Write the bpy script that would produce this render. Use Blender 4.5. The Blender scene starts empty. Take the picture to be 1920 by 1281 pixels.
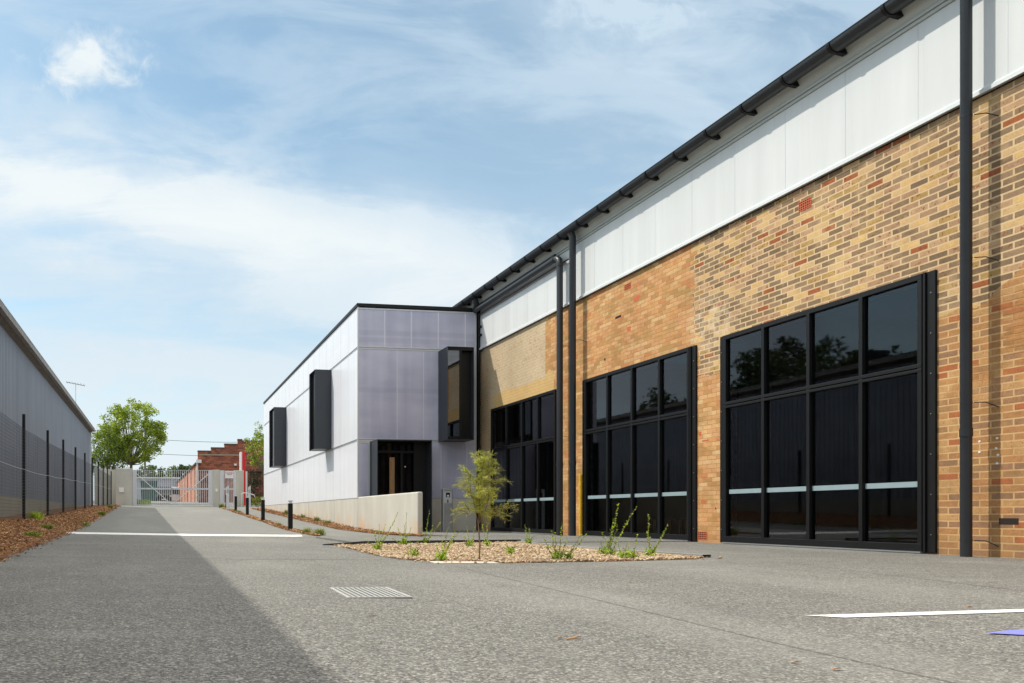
import bpy, bmesh, math, random
from mathutils import Vector, Matrix, noise
R = math.radians
C = bpy.context.scene.collection
S = bpy.context.scene

# ------------------------------------------------------------------ camera, sky, sun, exposure
EYE = 0.51
YAW = math.atan(200/1381.0)
cam = bpy.data.cameras.new('camera'); co = bpy.data.objects.new('camera', cam); C.objects.link(co)
co.location = (0, 0, EYE); co.rotation_euler = (R(90), 0, -YAW)
cam.sensor_width = 36; cam.lens = 36*1381/1920; cam.clip_start = 0.05; cam.clip_end = 6000
cam.shift_x = (960-495)/1920; cam.shift_y = (965-640.5)/1920
S.camera = co
S.view_settings.view_transform = 'Standard'; S.view_settings.look = 'None'
S.view_settings.exposure = 0.30; S.view_settings.gamma = 1
S.cycles.max_bounces = 6; S.cycles.transparent_max_bounces = 12; S.cycles.sample_clamp_indirect = 4

SUNDIR = Vector((1, -0.57, -1.33)).normalized()          # the way the light travels
sun = bpy.data.lights.new('sun', 'SUN'); sun.energy = 3.0; sun.angle = R(0.53); sun.color = (1, 0.955, 0.86)
so = bpy.data.objects.new('sun', sun); C.objects.link(so)
so.rotation_euler = SUNDIR.to_track_quat('-Z', 'Y').to_euler(); so.location = (-20, 15, 30)

class NT:
    """small helper for node graphs"""
    def __init__(s, tree): s.t = tree; s.t.nodes.clear()
    def n(s, typ, ins=None, **kw):
        nd = s.t.nodes.new(typ)
        for k, v in kw.items(): setattr(nd, k, v)
        for k, v in (ins or {}).items(): s.set(nd.inputs[k], v)
        return nd
    def set(s, sock, v):
        if isinstance(v, bpy.types.Node): v = v.outputs[0]
        if isinstance(v, bpy.types.NodeSocket): s.t.links.new(v, sock)
        elif isinstance(v, (tuple, list)) and len(v) == 3 and sock.type == 'RGBA': sock.default_value = (*v, 1)
        else: sock.default_value = v
    def m(s, op, a, b=0.0, c=None, clamp=False):
        nd = s.t.nodes.new('ShaderNodeMath'); nd.operation = op; nd.use_clamp = clamp
        s.set(nd.inputs[0], a); s.set(nd.inputs[1], b)
        if c is not None: s.set(nd.inputs[2], c)
        return nd.outputs[0]
    def mix(s, f, a, b, mode='MIX'):
        nd = s.t.nodes.new('ShaderNodeMix'); nd.data_type = 'RGBA'; nd.blend_type = mode
        s.set(nd.inputs[0], f); s.set(nd.inputs[6], a); s.set(nd.inputs[7], b)
        return nd.outputs[2]
    def ramp(s, f, stops, interp='LINEAR'):
        nd = s.t.nodes.new('ShaderNodeValToRGB'); cr = nd.color_ramp; cr.interpolation = interp
        while len(cr.elements) < len(stops): cr.elements.new(0.5)
        for e, (p, c) in zip(cr.elements, stops):
            e.position = p; e.color = (*c, 1) if isinstance(c, (tuple, list)) else (c, c, c, 1)
        s.set(nd.inputs[0], f); return nd.outputs[0]
    def step(s, v, lo, hi):                              # smooth 0..1
        nd = s.t.nodes.new('ShaderNodeMapRange'); nd.interpolation_type = 'SMOOTHSTEP'
        s.set(nd.inputs[0], v); s.set(nd.inputs[1], lo); s.set(nd.inputs[2], hi); return nd.outputs[0]
    def noise(s, vec, scale, detail=4, rough=0.55, dist=0.0):
        return s.n('ShaderNodeTexNoise', {'Vector': vec, 'Scale': scale, 'Detail': detail, 'Roughness': rough, 'Distortion': dist}).outputs[0]
    def map(s, vec, scale=(1, 1, 1), rot=(0, 0, 0), loc=(0, 0, 0)):
        nd = s.t.nodes.new('ShaderNodeMapping'); s.set(nd.inputs[0], vec)
        nd.inputs[1].default_value = loc; nd.inputs[2].default_value = rot; nd.inputs[3].default_value = scale
        return nd.outputs[0]

w = bpy.data.worlds.new('World'); S.world = w; w.use_nodes = True
k = NT(w.node_tree)
sky = k.n('ShaderNodeTexSky', sky_type='NISHITA', sun_disc=False)
sky.sun_elevation = math.asin(-SUNDIR.z); sky.sun_rotation = math.atan2(-SUNDIR.x, -SUNDIR.y)
sky.altitude = 50; sky.air_density = 1.0; sky.dust_density = 1.2; sky.ozone_density = 2.0
tc = k.n('ShaderNodeTexCoord').outputs['Generated']
sp = k.n('ShaderNodeSeparateXYZ', {0: tc})
yy = k.m('MAXIMUM', k.m('ABSOLUTE', sp.outputs[1]), 0.12)
a_ = k.m('DIVIDE', sp.outputs[0], yy); e_ = k.m('DIVIDE', sp.outputs[2], yy)
fl = k.n('ShaderNodeCombineXYZ', {0: a_, 1: e_, 2: 0.0}).outputs[0]
wisp = k.noise(k.map(fl, (2.2, 6.5, 1), (0, 0, R(-16))), 1.3, 9, 0.6, 0.6)
wisp2 = k.noise(k.map(fl, (1.1, 3.0, 1), (0, 0, R(22)), (3, 1, 0)), 1.7, 6, 0.55, 0.3)
edge = k.noise(fl, 7.0, 8, 0.6, 0.4)
veil0 = k.step(k.noise(k.map(fl, (2.0, 8.0, 1), (0, 0, R(-12)), (5, 2, 0)), 1.5, 8, 0.62, 0.5), 0.36, 0.60)
# the long bright bank of cloud, falling from the upper left to the right
wv = k.m('MULTIPLY', k.m('SUBTRACT', edge, 0.5), 0.10)
bandc = k.m('ADD', k.m('MULTIPLY', a_, -0.17), 0.412)
bd = k.m('ADD', k.m('SUBTRACT', e_, bandc), wv)
band = k.m('POWER', 2.718, k.m('MULTIPLY', k.m('MULTIPLY', bd, bd), -150.0))
bfade = k.m('SUBTRACT', 1.0, k.step(a_, 0.15, 0.75))
band = k.m('MULTIPLY', k.m('MULTIPLY', band, k.m('ADD', 0.35, k.m('MULTIPLY', bfade, 0.65))), k.m('ADD', 0.62, k.m('MULTIPLY', veil0, 0.38)))
veil = k.step(wisp, 0.40, 0.62)
low = k.m('SUBTRACT', 1.0, k.step(e_, 0.02, 0.50))
right = k.m('MULTIPLY', k.step(a_, -0.05, 0.75), 0.30)
# the small puffy cloud high on the left
pa = k.m('DIVIDE', k.m('ADD', a_, 0.086), 0.062); pe = k.m('DIVIDE', k.m('SUBTRACT', e_, 0.600), 0.036)
pe = k.m('SUBTRACT', pe, k.m('MULTIPLY', pa, 0.15))
pr = k.m('SQRT', k.m('ADD', k.m('MULTIPLY', pa, pa), k.m('MULTIPLY', pe, pe)))
puffn = k.noise(fl, 22.0, 9, 0.62, 0.5)
puff = k.m('SUBTRACT', 1.0, k.step(k.m('ADD', pr, k.m('MULTIPLY', k.m('SUBTRACT', puffn, 0.5), 3.0)), 0.15, 1.5))
pa2 = k.m('DIVIDE', k.m('SUBTRACT', a_, 0.66), 0.10); pe2 = k.m('DIVIDE', k.m('SUBTRACT', e_, 0.75), 0.035)
pr2 = k.m('SQRT', k.m('ADD', k.m('MULTIPLY', pa2, pa2), k.m('MULTIPLY', pe2, pe2)))
puff2 = k.m('MULTIPLY', k.m('SUBTRACT', 1.0, k.step(k.m('ADD', pr2, k.m('MULTIPLY', k.m('SUBTRACT', puffn, 0.5), 3.0)), 0.0, 1.7)), 0.45)
cov = k.m('ADD', k.m('MULTIPLY', veil, 0.36), k.m('MULTIPLY', k.m('SUBTRACT', 1.0, k.step(a_, 0.5, 1.3)), 0.13))
cov = k.m('ADD', cov, k.m('MULTIPLY', k.step(wisp2, 0.4, 0.75), 0.22))
cov = k.m('ADD', cov, right); cov = k.m('ADD', cov, k.m('MULTIPLY', low, k.m('ADD', 0.50, k.m('MULTIPLY', k.step(k.noise(k.map(fl, (1.4, 9.0, 1), (0, 0, R(-7)), (2, 5, 0)), 1.6, 7, 0.6, 0.4), 0.36, 0.62), 0.5))))
cov = k.m('ADD', cov, k.m('MULTIPLY', band, 0.80)); cov = k.m('ADD', cov, k.m('MULTIPLY', puff, 0.72)); cov = k.m('ADD', cov, puff2)
cov = k.m('MINIMUM', k.m('MAXIMUM', cov, 0.0), 0.97)
skyc = k.mix(1.0, sky.outputs[0], (1.12, 1.34, 1.20), 'MULTIPLY')
cloudc = k.mix(k.m('ADD', k.m('MAXIMUM', k.m('MULTIPLY', band, 0.9), k.m('MULTIPLY', puff, 0.85)), k.m('MULTIPLY', low, 0.6), clamp=True), (4.4, 5.4, 6.25), (6.5, 6.85, 6.9))
front = k.mix(cov, skyc, cloudc)
# unseen bright cloud overhead and behind the camera, added to lift the shade
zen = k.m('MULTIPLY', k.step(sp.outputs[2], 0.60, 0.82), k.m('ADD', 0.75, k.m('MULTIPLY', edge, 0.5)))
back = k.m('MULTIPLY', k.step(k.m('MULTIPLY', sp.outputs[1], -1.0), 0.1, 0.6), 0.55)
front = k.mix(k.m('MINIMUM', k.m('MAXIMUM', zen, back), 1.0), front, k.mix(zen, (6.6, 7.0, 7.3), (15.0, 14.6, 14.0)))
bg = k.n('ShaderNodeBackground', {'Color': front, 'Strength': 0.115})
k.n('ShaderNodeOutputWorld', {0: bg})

# ------------------------------------------------------------------ materials
MATS = {}
def mat(name, base=(0.5, 0.5, 0.5), rough=0.6, metal=0.0, spec=0.5, var=0.0, vscale=8.0, bump=0.0, bscale=60.0, fn=None, stretch=(1, 1, 1)):
    m = bpy.data.materials.new(name); m.use_nodes = True; k = NT(m.node_tree)
    tc = k.n('ShaderNodeTexCoord').outputs['Object']
    geo = k.n('ShaderNodeNewGeometry').outputs['Position']
    col = base
    if var:
        nz = k.noise(k.map(geo, stretch), vscale, 5, 0.6)
        dk = tuple(c*(1-var) for c in base); lt = tuple(min(1, c*(1+var)) for c in base)
        col = k.ramp(nz, [(0.3, dk), (0.7, lt)])
    p = k.n('ShaderNodeBsdfPrincipled', {'Base Color': col, 'Roughness': rough, 'Metallic': metal, 'Specular IOR Level': spec})
    if bump:
        b = k.n('ShaderNodeBump', {'Strength': bump, 'Distance': 0.01, 'Height': k.noise(geo, bscale, 4)})
        k.set(p.inputs['Normal'], b)
    k.n('ShaderNodeOutputMaterial', {0: p})
    if fn: fn(k, p, geo)
    MATS[name] = m; return m

def asphalt_fn(k, p, g):
    v = k.map(g, (1, 1, 1))
    vo = k.n('ShaderNodeTexVoronoi', {'Vector': v, 'Scale': 125.0, 'Randomness': 1.0})
    cell = k.n('ShaderNodeSeparateColor', {0: vo.outputs['Color']}).outputs[0]
    vo2 = k.n('ShaderNodeTexVoronoi', {'Vector': v, 'Scale': 60.0})
    cell2 = k.n('ShaderNodeSeparateColor', {0: vo2.outputs['Color']}).outputs[1]
    sepg = k.n('ShaderNodeSeparateXYZ', {0: g})
    stone = k.ramp(cell, [(0.0, (0.065, 0.064, 0.060)), (0.22, (0.125, 0.113, 0.104)), (0.6, (0.183, 0.181, 0.165)), (0.85, (0.25, 0.246, 0.222)), (1.0, (0.38, 0.37, 0.33))])
    stone = k.mix(k.m('MULTIPLY', k.step(cell2, 0.78, 0.92), 0.65), stone, (0.095, 0.094, 0.088))
    big = k.noise(v, 0.55, 5, 0.6); mid = k.noise(v, 3.2, 5, 0.65)
    tone = k.m('ADD', k.m('MULTIPLY', big, 0.42), k.m('ADD', k.m('MULTIPLY', mid, 0.34), 0.60))
    col = k.mix(1.0, stone, k.n('ShaderNodeCombineColor', {0: tone, 1: tone, 2: k.m('MULTIPLY', tone, 0.985)}).outputs[0], 'MULTIPLY')
    # slabs poured at another time are paler: the drive beyond the painted line, the path by the doors
    far = k.step(sepg.outputs[1], 17.2, 18.6)
    smooth = k.mix(k.noise(k.map(g, (2.2, 0.7, 1)), 2.0, 6, 0.6), (0.180, 0.178, 0.160), (0.240, 0.237, 0.212))
    col = k.mix(k.m('MULTIPLY', far, 0.72), col, smooth)
    dust = k.m('MULTIPLY', k.step(k.noise(k.map(g, (0.35, 1.3, 1), (0, 0, 0.4)), 1.0, 5, 0.6), 0.55, 0.8), 0.25)
    col = k.mix(dust, col, (0.36, 0.34, 0.295))
    # paler worn lanes and a large darker pour, as on any car park
    lane = k.step(k.noise(k.map(g, (0.55, 0.16, 1), (0, 0, -0.5)), 1.0, 4, 0.55), 0.48, 0.66)
    col = k.mix(k.m('MULTIPLY', lane, 0.20), col, (0.33, 0.32, 0.285))
    dark = k.step(k.noise(k.map(g, (0.4, 0.9, 1), (0, 0, 0.3), (7, 3, 0)), 1.0, 5, 0.6), 0.55, 0.70)
    col = k.mix(k.m('MULTIPLY', dark, 0.16), col, (0.10, 0.10, 0.098))
    # scattered dark stains
    st = k.m('MULTIPLY', k.step(k.noise(v, 1.7, 3, 0.5), 0.68, 0.80), 0.22)
    col = k.mix(st, col, (0.11, 0.11, 0.108))
    k.set(p.inputs['Base Color'], col)
    h = k.m('ADD', vo.outputs['Distance'], k.m('MULTIPLY', k.noise(v, 170.0, 2), 0.4))
    k.set(p.inputs['Normal'], k.n('ShaderNodeBump', {'Strength': 0.35, 'Distance': 0.006, 'Height': h}))
mat('asphalt', (0.25, 0.25, 0.24), 0.85, fn=asphalt_fn, spec=0.3)

def brick_nodes(k, g, stops, mortar, bw=0.24, rh=0.086, ms=0.011, shift=0.0, smooth=0.15, wob=0.004):
    s = k.n('ShaderNodeSeparateXYZ', {0: g})
    n1 = k.m('MULTIPLY', k.m('SUBTRACT', k.noise(g, 9.0, 3), 0.5), wob*2)
    u = k.m('ADD', k.m('ADD', s.outputs[1], k.m('MULTIPLY', s.outputs[0], 1.0)), n1)
    v = k.m('ADD', s.outputs[2], k.m('ADD', n1, shift))
    vec = k.n('ShaderNodeCombineXYZ', {0: u, 1: v, 2: 0.0}).outputs[0]
    b = k.n('ShaderNodeTexBrick', {'Vector': vec, 'Color1': (0, 0, 0), 'Color2': (1, 1, 1), 'Mortar': (0.5, 0.5, 0.5), 'Scale': 1.0,
            'Mortar Size': ms, 'Mortar Smooth': smooth, 'Bias': 0.0, 'Brick Width': bw, 'Row Height': rh}, offset=0.5)
    rnd = b.outputs[0]
    # a second value per brick
    ui = k.m('FLOOR', k.m('DIVIDE', u, bw)); vi = k.m('FLOOR', k.m('DIVIDE', v, rh))
    col = k.ramp(rnd, stops, 'CONSTANT')
    grain = k.m('ADD', k.m('MULTIPLY', k.noise(g, 55.0, 4, 0.7), 0.55), k.m('MULTIPLY', k.noise(g, 7.0, 4, 0.65), 0.45))
    col = k.mix(0.6, col, k.ramp(grain, [(0.3, (0.25, 0.25, 0.25)), (0.7, (0.78, 0.78, 0.78))]), 'OVERLAY')
    return col, b.outputs[1], rnd, u, v, vec

def wallbrick_fn(k, p, g):
    s = k.n('ShaderNodeSeparateXYZ', {0: g}); Y, Z = s.outputs[1], s.outputs[2]
    mort = (0.64, 0.465, 0.265)
    clk = [(0.0, (0.225, 0.148, 0.085)), (0.15, (0.60, 0.375, 0.155)), (0.23, (0.29, 0.185, 0.108)), (0.36, (0.19, 0.122, 0.07)), (0.46, (0.55, 0.355, 0.165)),
           (0.53, (0.38, 0.225, 0.128)), (0.66, (0.46, 0.28, 0.155)), (0.76, (0.245, 0.16, 0.09)), (0.87, (0.32, 0.10, 0.04)), (0.92, (0.40, 0.25, 0.09))]
    c1, f1, r1, u, v, vec = brick_nodes(k, g, clk, mort)
    # dark kiln spots on some bricks
    spots = k.m('MULTIPLY', k.step(k.noise(g, 24.0, 2), 0.58, 0.66), k.step(r1, 0.50, 0.55))
    c1 = k.mix(k.m('MULTIPLY', spots, 0.75), c1, (0.20, 0.055, 0.022))
    pale = k.m('MULTIPLY', k.step(k.noise(g, 2.6, 5, 0.6), 0.52, 0.70), 0.45)
    c1 = k.mix(pale, c1, (0.60, 0.40, 0.215))
    c1 = k.mix(k.m('MULTIPLY', f1, k.m('ADD', 0.55, k.m('MULTIPLY', k.step(k.noise(g, 2.0, 4, 0.6), 0.35, 0.55), 0.45))), c1, mort)
    old = [(0.0, (0.55, 0.285, 0.115)), (0.18, (0.60, 0.345, 0.155)), (0.34, (0.52, 0.255, 0.10)), (0.5, (0.60, 0.375, 0.18)), (0.64, (0.57, 0.295, 0.135)), (0.80, (0.43, 0.225, 0.085)), (0.95, (0.50, 0.20, 0.08))]
    c2, f2, r2, _, _, _ = brick_nodes(k, g, old, mort, 0.22, 0.080, 0.006, 0.02, 0.6, 0.011)
    tan = k.step(k.noise(k.map(g, (1, 1.2, 2.6)), 1.1, 5, 0.6), 0.50, 0.62)
    c2 = k.mix(k.m('MULTIPLY', tan, 0.62), c2, (0.40, 0.235, 0.082))
    pk = k.step(k.noise(g, 3.1, 4, 0.7), 0.60, 0.72)
    c2 = k.mix(k.m('MULTIPLY', pk, 0.5), c2, (0.60, 0.30, 0.155))
    c2 = k.mix(k.m('MULTIPLY', f2, 0.75), c2, (0.30, 0.155, 0.065))
    c2 = k.mix(k.m('MULTIPLY', k.step(k.noise(k.map(g, (1, 3, 9)), 4.0, 3), 0.70, 0.74), 0.65), c2, (0.20, 0.09, 0.04))
    # newer orange commons with pale pointing low on the right
    low = [(0.0, (0.42, 0.215, 0.085)), (0.2, (0.34, 0.185, 0.085)), (0.4, (0.46, 0.26, 0.11)), (0.55, (0.31, 0.165, 0.09)), (0.7, (0.40, 0.195, 0.08)), (0.86, (0.37, 0.125, 0.05)), (0.92, (0.28, 0.155, 0.085))]
    c3, f3, r3, _, _, _ = brick_nodes(k, g, low, mort, 0.24, 0.086, 0.010, 0.0, 0.2)
    c3 = k.mix(k.m('MULTIPLY', k.m('MULTIPLY', k.step(k.noise(g, 20.0, 2), 0.64, 0.7), k.step(r3, 0.3, 0.35)), 0.6), c3, (0.27, 0.075, 0.028))
    fd = k.m('SUBTRACT', 1.0, k.m('MULTIPLY', k.step(k.noise(g, 1.5, 4), 0.45, 0.65), 0.7))
    c3 = k.mix(k.m('MULTIPLY', f3, fd), c3, (0.60, 0.385, 0.18))
    # cream paint and ochre render over the first window
    crm = k.mix(k.noise(g, 1.4, 5, 0.6), (0.45, 0.335, 0.205), (0.60, 0.47, 0.31))
    crm = k.mix(k.m('MULTIPLY', f2, 0.55), crm, (0.30, 0.21, 0.12))
    chip = k.step(k.noise(k.map(g, (1, 2.2, 4)), 5.5, 4, 0.7), 0.56, 0.64)
    crm = k.mix(k.m('MULTIPLY', chip, 0.6), crm, (0.27, 0.16, 0.085))
    och = k.mix(k.noise(g, 2.5, 5, 0.6), (0.50, 0.31, 0.12), (0.64, 0.44, 0.20))
    och = k.mix(k.m('MULTIPLY', f2, 0.5), och, (0.33, 0.19, 0.06))
    # where each kind of brickwork lies; edges toothed brick by brick
    q = k.m('MULTIPLY', k.m('SUBTRACT', k.n('ShaderNodeTexWhiteNoise', {'Vector': k.n('ShaderNodeCombineXYZ', {0: k.m('FLOOR', k.m('DIVIDE', Z, 0.086)), 1: 1.0, 2: 2.0})}, noise_dimensions='3D').outputs[0], 0.5), 0.30)
    Yq = k.m('ADD', Y, q)
    wz = k.m('MULTIPLY', k.m('SUBTRACT', k.noise(g, 3.0, 4), 0.5), 0.35)
    mA = k.m('MULTIPLY', k.m('LESS_THAN', Yq, 12.42), k.m('GREATER_THAN', k.m('ADD', Z, k.m('MULTIPLY', wz, 0.8)), k.m('ADD', 3.05, k.m('MAXIMUM', k.m('SUBTRACT', 7.55, Y), 0.0))))
    mC = k.m('LESS_THAN', Yq, 8.3)
    weather = k.m('MULTIPLY', k.step(k.noise(g, 1.3, 5), 0.47, 0.58), k.step(Z, 1.6, 2.4))
    mC = k.m('MULTIPLY', mC, k.m('SUBTRACT', 1.0, k.m('MULTIPLY', weather, 0.8)))
    mD = k.m('MULTIPLY', k.m('GREATER_THAN', k.m('ADD', Y, k.m('MULTIPLY', wz, 0.15)), 17.75), k.m('GREATER_THAN', k.m('ADD', Z, wz), 4.05))
    mE = k.m('GREATER_THAN', k.m('ADD', Y, k.m('MULTIPLY', wz, 1.0)), 17.35)
    mD2 = k.m('GREATER_THAN', k.m('ADD', Y, wz), 20.72)
    f = k.m('MAXIMUM', f1, f2)
    nearw = k.mix(1.0, c2, (0.78, 0.70, 0.62), 'MULTIPLY'); col = k.mix(mC, k.mix(k.m('LESS_THAN', Yq, 8.3), c2, nearw), c3); col = k.mix(mA, col, c1)
    col = k.mix(k.m('MULTIPLY', mE, k.m('LESS_THAN', k.m('ADD', Z, wz), 4.15)), col, och); col = k.mix(mD, col, crm); col = k.mix(k.m('MULTIPLY', mD2, 0.8), col, crm)
    # white bloom beside the head of the near window, grime at the foot of the wall
    bl = k.m('MULTIPLY', k.m('MULTIPLY', k.step(k.m('ABSOLUTE', k.m('SUBTRACT', Y, 12.0)), 0.75, 0.1), k.step(k.m('ABSOLUTE', k.m('SUBTRACT', Z, 3.95)), 0.7, 0.1)), k.step(k.noise(g, 6.0, 5, 0.7), 0.42, 0.62))
    col = k.mix(k.m('MULTIPLY', bl, 0.6), col, (0.72, 0.60, 0.42))
    gr = k.m('MULTIPLY', k.step(k.m('ADD', Z, wz), 0.35, 0.0), 0.35)
    col = k.mix(gr, col, (0.27, 0.15, 0.075))
    big = k.noise(g, 0.8, 4)
    col = k.mix(0.5, col, k.ramp(big, [(0.3, (0.40, 0.40, 0.40)), (0.7, (0.60, 0.60, 0.60))]), 'OVERLAY')
    k.set(p.inputs['Base Color'], col)
    hh = k.mix(mA, k.mix(mC, f2, f3), f1)
    h = k.m('ADD', k.m('MULTIPLY', hh, -1.0), k.m('MULTIPLY', k.noise(g, 70.0, 4, 0.7), 0.35))
    k.set(p.inputs['Normal'], k.n('ShaderNodeBump', {'Strength': 0.55, 'Distance': 0.006, 'Height': h}))
mat('wallbrick', (0.4, 0.3, 0.2), 0.9, fn=wallbrick_fn, spec=0.25)

def redbrick_fn(cols, mortar, bw, rh, ms):
    def fn(k, p, g):
        c, f, r, *_ = brick_nodes(k, g, cols, mortar, bw, rh, ms)
        c = k.mix(k.m('MULTIPLY', f, 0.5), c, mortar)
        c = k.mix(0.5, c, k.ramp(k.noise(k.map(g, (1, 1, 2.5)), 0.9, 6, 0.7), [(0.3, (0.33, 0.33, 0.33)), (0.7, (0.64, 0.64, 0.64))]), 'OVERLAY')
        k.set(p.inputs['Base Color'], c)
    return fn
mat('redbrick', rough=0.9, spec=0.2, fn=redbrick_fn([(0, (0.36, 0.12, 0.07)), (0.3, (0.26, 0.08, 0.05)), (0.6, (0.42, 0.14, 0.08)), (0.8, (0.19, 0.065, 0.045))], (0.25, 0.15, 0.11), 0.35, 0.14, 0.02))
mat('orangewall', rough=0.9, spec=0.2, fn=redbrick_fn([(0, (0.62, 0.22, 0.10)), (0.3, (0.55, 0.18, 0.075)), (0.6, (0.66, 0.27, 0.13))], (0.6, 0.35, 0.2), 0.35, 0.14, 0.015))

def poly_fn(k, p, g):
    s = k.n('ShaderNodeSeparateXYZ', {0: g})
    t = k.m('ADD', s.outputs[0], s.outputs[1])
    fl = k.m('MULTIPLY', k.m('ADD', k.m('SINE', k.m('MULTIPLY', t, 2*math.pi/0.032)), 1.0), 0.5)
    cl = k.noise(k.map(g, (1.6, 1.6, 0.10)), 2.2, 5, 0.6)
    cl2 = k.noise(k.map(g, (0.25, 0.25, 1.3)), 1.0, 3, 0.5)
    tone = k.m('ADD', k.m('MULTIPLY', cl, 0.6), k.m('MULTIPLY', cl2, 0.4))
    col = k.ramp(tone, [(0.34, (0.72, 0.715, 0.755)), (0.66, (0.80, 0.80, 0.82))])
    k.set(p.inputs['Base Color'], k.mix(k.m('MULTIPLY', fl, 0.06), col, (0.5, 0.5, 0.56)))
    k.set(p.inputs['Normal'], k.n('ShaderNodeBump', {'Strength': 0.12, 'Distance': 0.002, 'Height': fl}))
mat('polycarbonate', rough=0.28, spec=0.4, fn=poly_fn)
def poly2_fn(k, p, g):
    cl = k.noise(k.map(g, (1.5, 2.2, 0.15)), 1.2, 4, 0.6)
    runs = k.m('MULTIPLY', k.step(k.noise(k.map(g, (5, 9, 0.25)), 1.6, 5, 0.65), 0.55, 0.75), 0.12)
    k.set(p.inputs['Base Color'], k.mix(runs, k.ramp(cl, [(0.35, (0.63, 0.63, 0.615)), (0.65, (0.69, 0.69, 0.675))]), (0.44, 0.43, 0.39)))
def polyshade_fn(k, p, g):  # front copy of the polycarbonate, with the shade put into its colour
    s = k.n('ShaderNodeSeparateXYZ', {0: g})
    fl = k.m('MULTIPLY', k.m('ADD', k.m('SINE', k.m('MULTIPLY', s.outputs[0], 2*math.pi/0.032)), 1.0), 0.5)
    n1 = k.noise(k.map(g, (0.35, 1, 0.9)), 1.6, 3, 0.5); n2 = k.noise(k.map(g, (2.4, 1, 0.15)), 1.4, 3, 0.5)  # blotches painted for shadows behind the sheet
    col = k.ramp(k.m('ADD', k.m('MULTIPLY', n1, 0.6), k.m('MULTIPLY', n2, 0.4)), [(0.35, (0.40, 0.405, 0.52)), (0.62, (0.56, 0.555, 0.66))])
    # shadows of the rails inside, painted faintly into the sheet's colour
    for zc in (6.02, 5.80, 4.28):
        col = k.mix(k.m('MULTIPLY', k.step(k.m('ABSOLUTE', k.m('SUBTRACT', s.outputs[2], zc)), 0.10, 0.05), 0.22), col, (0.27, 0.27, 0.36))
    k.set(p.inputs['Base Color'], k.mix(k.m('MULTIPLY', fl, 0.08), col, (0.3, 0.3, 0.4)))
mat('polyshade', rough=0.25, spec=0.45, fn=polyshade_fn)
mat('studwhite', (0.62, 0.62, 0.70), 0.4)
mat('cladding', rough=0.32, spec=0.4, fn=poly2_fn)
mat('alu', (0.56, 0.57, 0.58), 0.4, 0.35, var=0.04)
mat('whitetrim', (0.66, 0.68, 0.67), 0.45, 0.1, var=0.05, vscale=3)
mat('soffit', (0.50, 0.53, 0.50), 0.6, var=0.08, vscale=2)
mat('black', (0.0055, 0.0055, 0.006), 0.5, spec=0.3, var=0.15, vscale=5)
mat('blackgloss', (0.012, 0.012, 0.014), 0.18)
mat('charcoal', (0.028, 0.031, 0.035), 0.38, 0.2, var=0.12, vscale=3, bump=0.05, bscale=30)
mat('boxgrey', (0.040, 0.045, 0.053), 0.45, 0.2, var=0.06, vscale=2)
mat('bolt', (0.35, 0.35, 0.35), 0.4, 0.8)
mat('strip', (0.27, 0.35, 0.375), 0.5, var=0.05)
mat('yellow', (0.75, 0.42, 0.015), 0.6, var=0.25, vscale=9)
mat('yellowsteel', (0.75, 0.42, 0.05), 0.45)
mat('terracotta', (0.52, 0.115, 0.04), 0.75, var=0.2, vscale=30)
mat('hole', (0.02, 0.013, 0.01), 0.95)  # near-black colour standing for the shade inside holes
mat('roomdark', (0.035, 0.036, 0.038), 0.8, var=0.3, vscale=1.5)
mat('lobby', (0.06, 0.042, 0.032), 0.8, var=0.3, vscale=1.0)
mat('roomfloor', (0.10, 0.10, 0.095), 0.5, var=0.2, vscale=2)
mat('timber', (0.27, 0.15, 0.06), 0.5, var=0.3, vscale=12, stretch=(4, 4, 0.3))
mat('steel', (0.42, 0.43, 0.44), 0.38, 0.7, var=0.08, vscale=3)
mat('galv', (0.60, 0.62, 0.64), 0.42, 0.45, var=0.14, vscale=5)
mat('silver', (0.60, 0.61, 0.63), 0.5, 0.2, var=0.05)
mat('whitepaint', (0.80, 0.80, 0.78), 0.6, var=0.05, vscale=20)
def roadpaint_fn(base):
    def fn(k, p, g):
        wear = k.m('MAXIMUM', k.step(k.noise(g, 60.0, 3, 0.7), 0.60, 0.72), k.m('MULTIPLY', k.step(k.noise(g, 9.0, 5, 0.7), 0.55, 0.75), 0.7))
        k.set(p.inputs['Base Color'], k.mix(k.m('MULTIPLY', wear, 0.45), base, (0.30, 0.29, 0.27)))
        k.set(p.inputs['Normal'], k.n('ShaderNodeBump', {'Strength': 0.4, 'Distance': 0.004, 'Height': k.noise(g, 110.0, 3)}))
    return fn
mat('roadwhite', rough=0.7, fn=roadpaint_fn((0.80, 0.79, 0.76)))
mat('roadblue', rough=0.7, fn=roadpaint_fn((0.20, 0.21, 0.60)))
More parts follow.
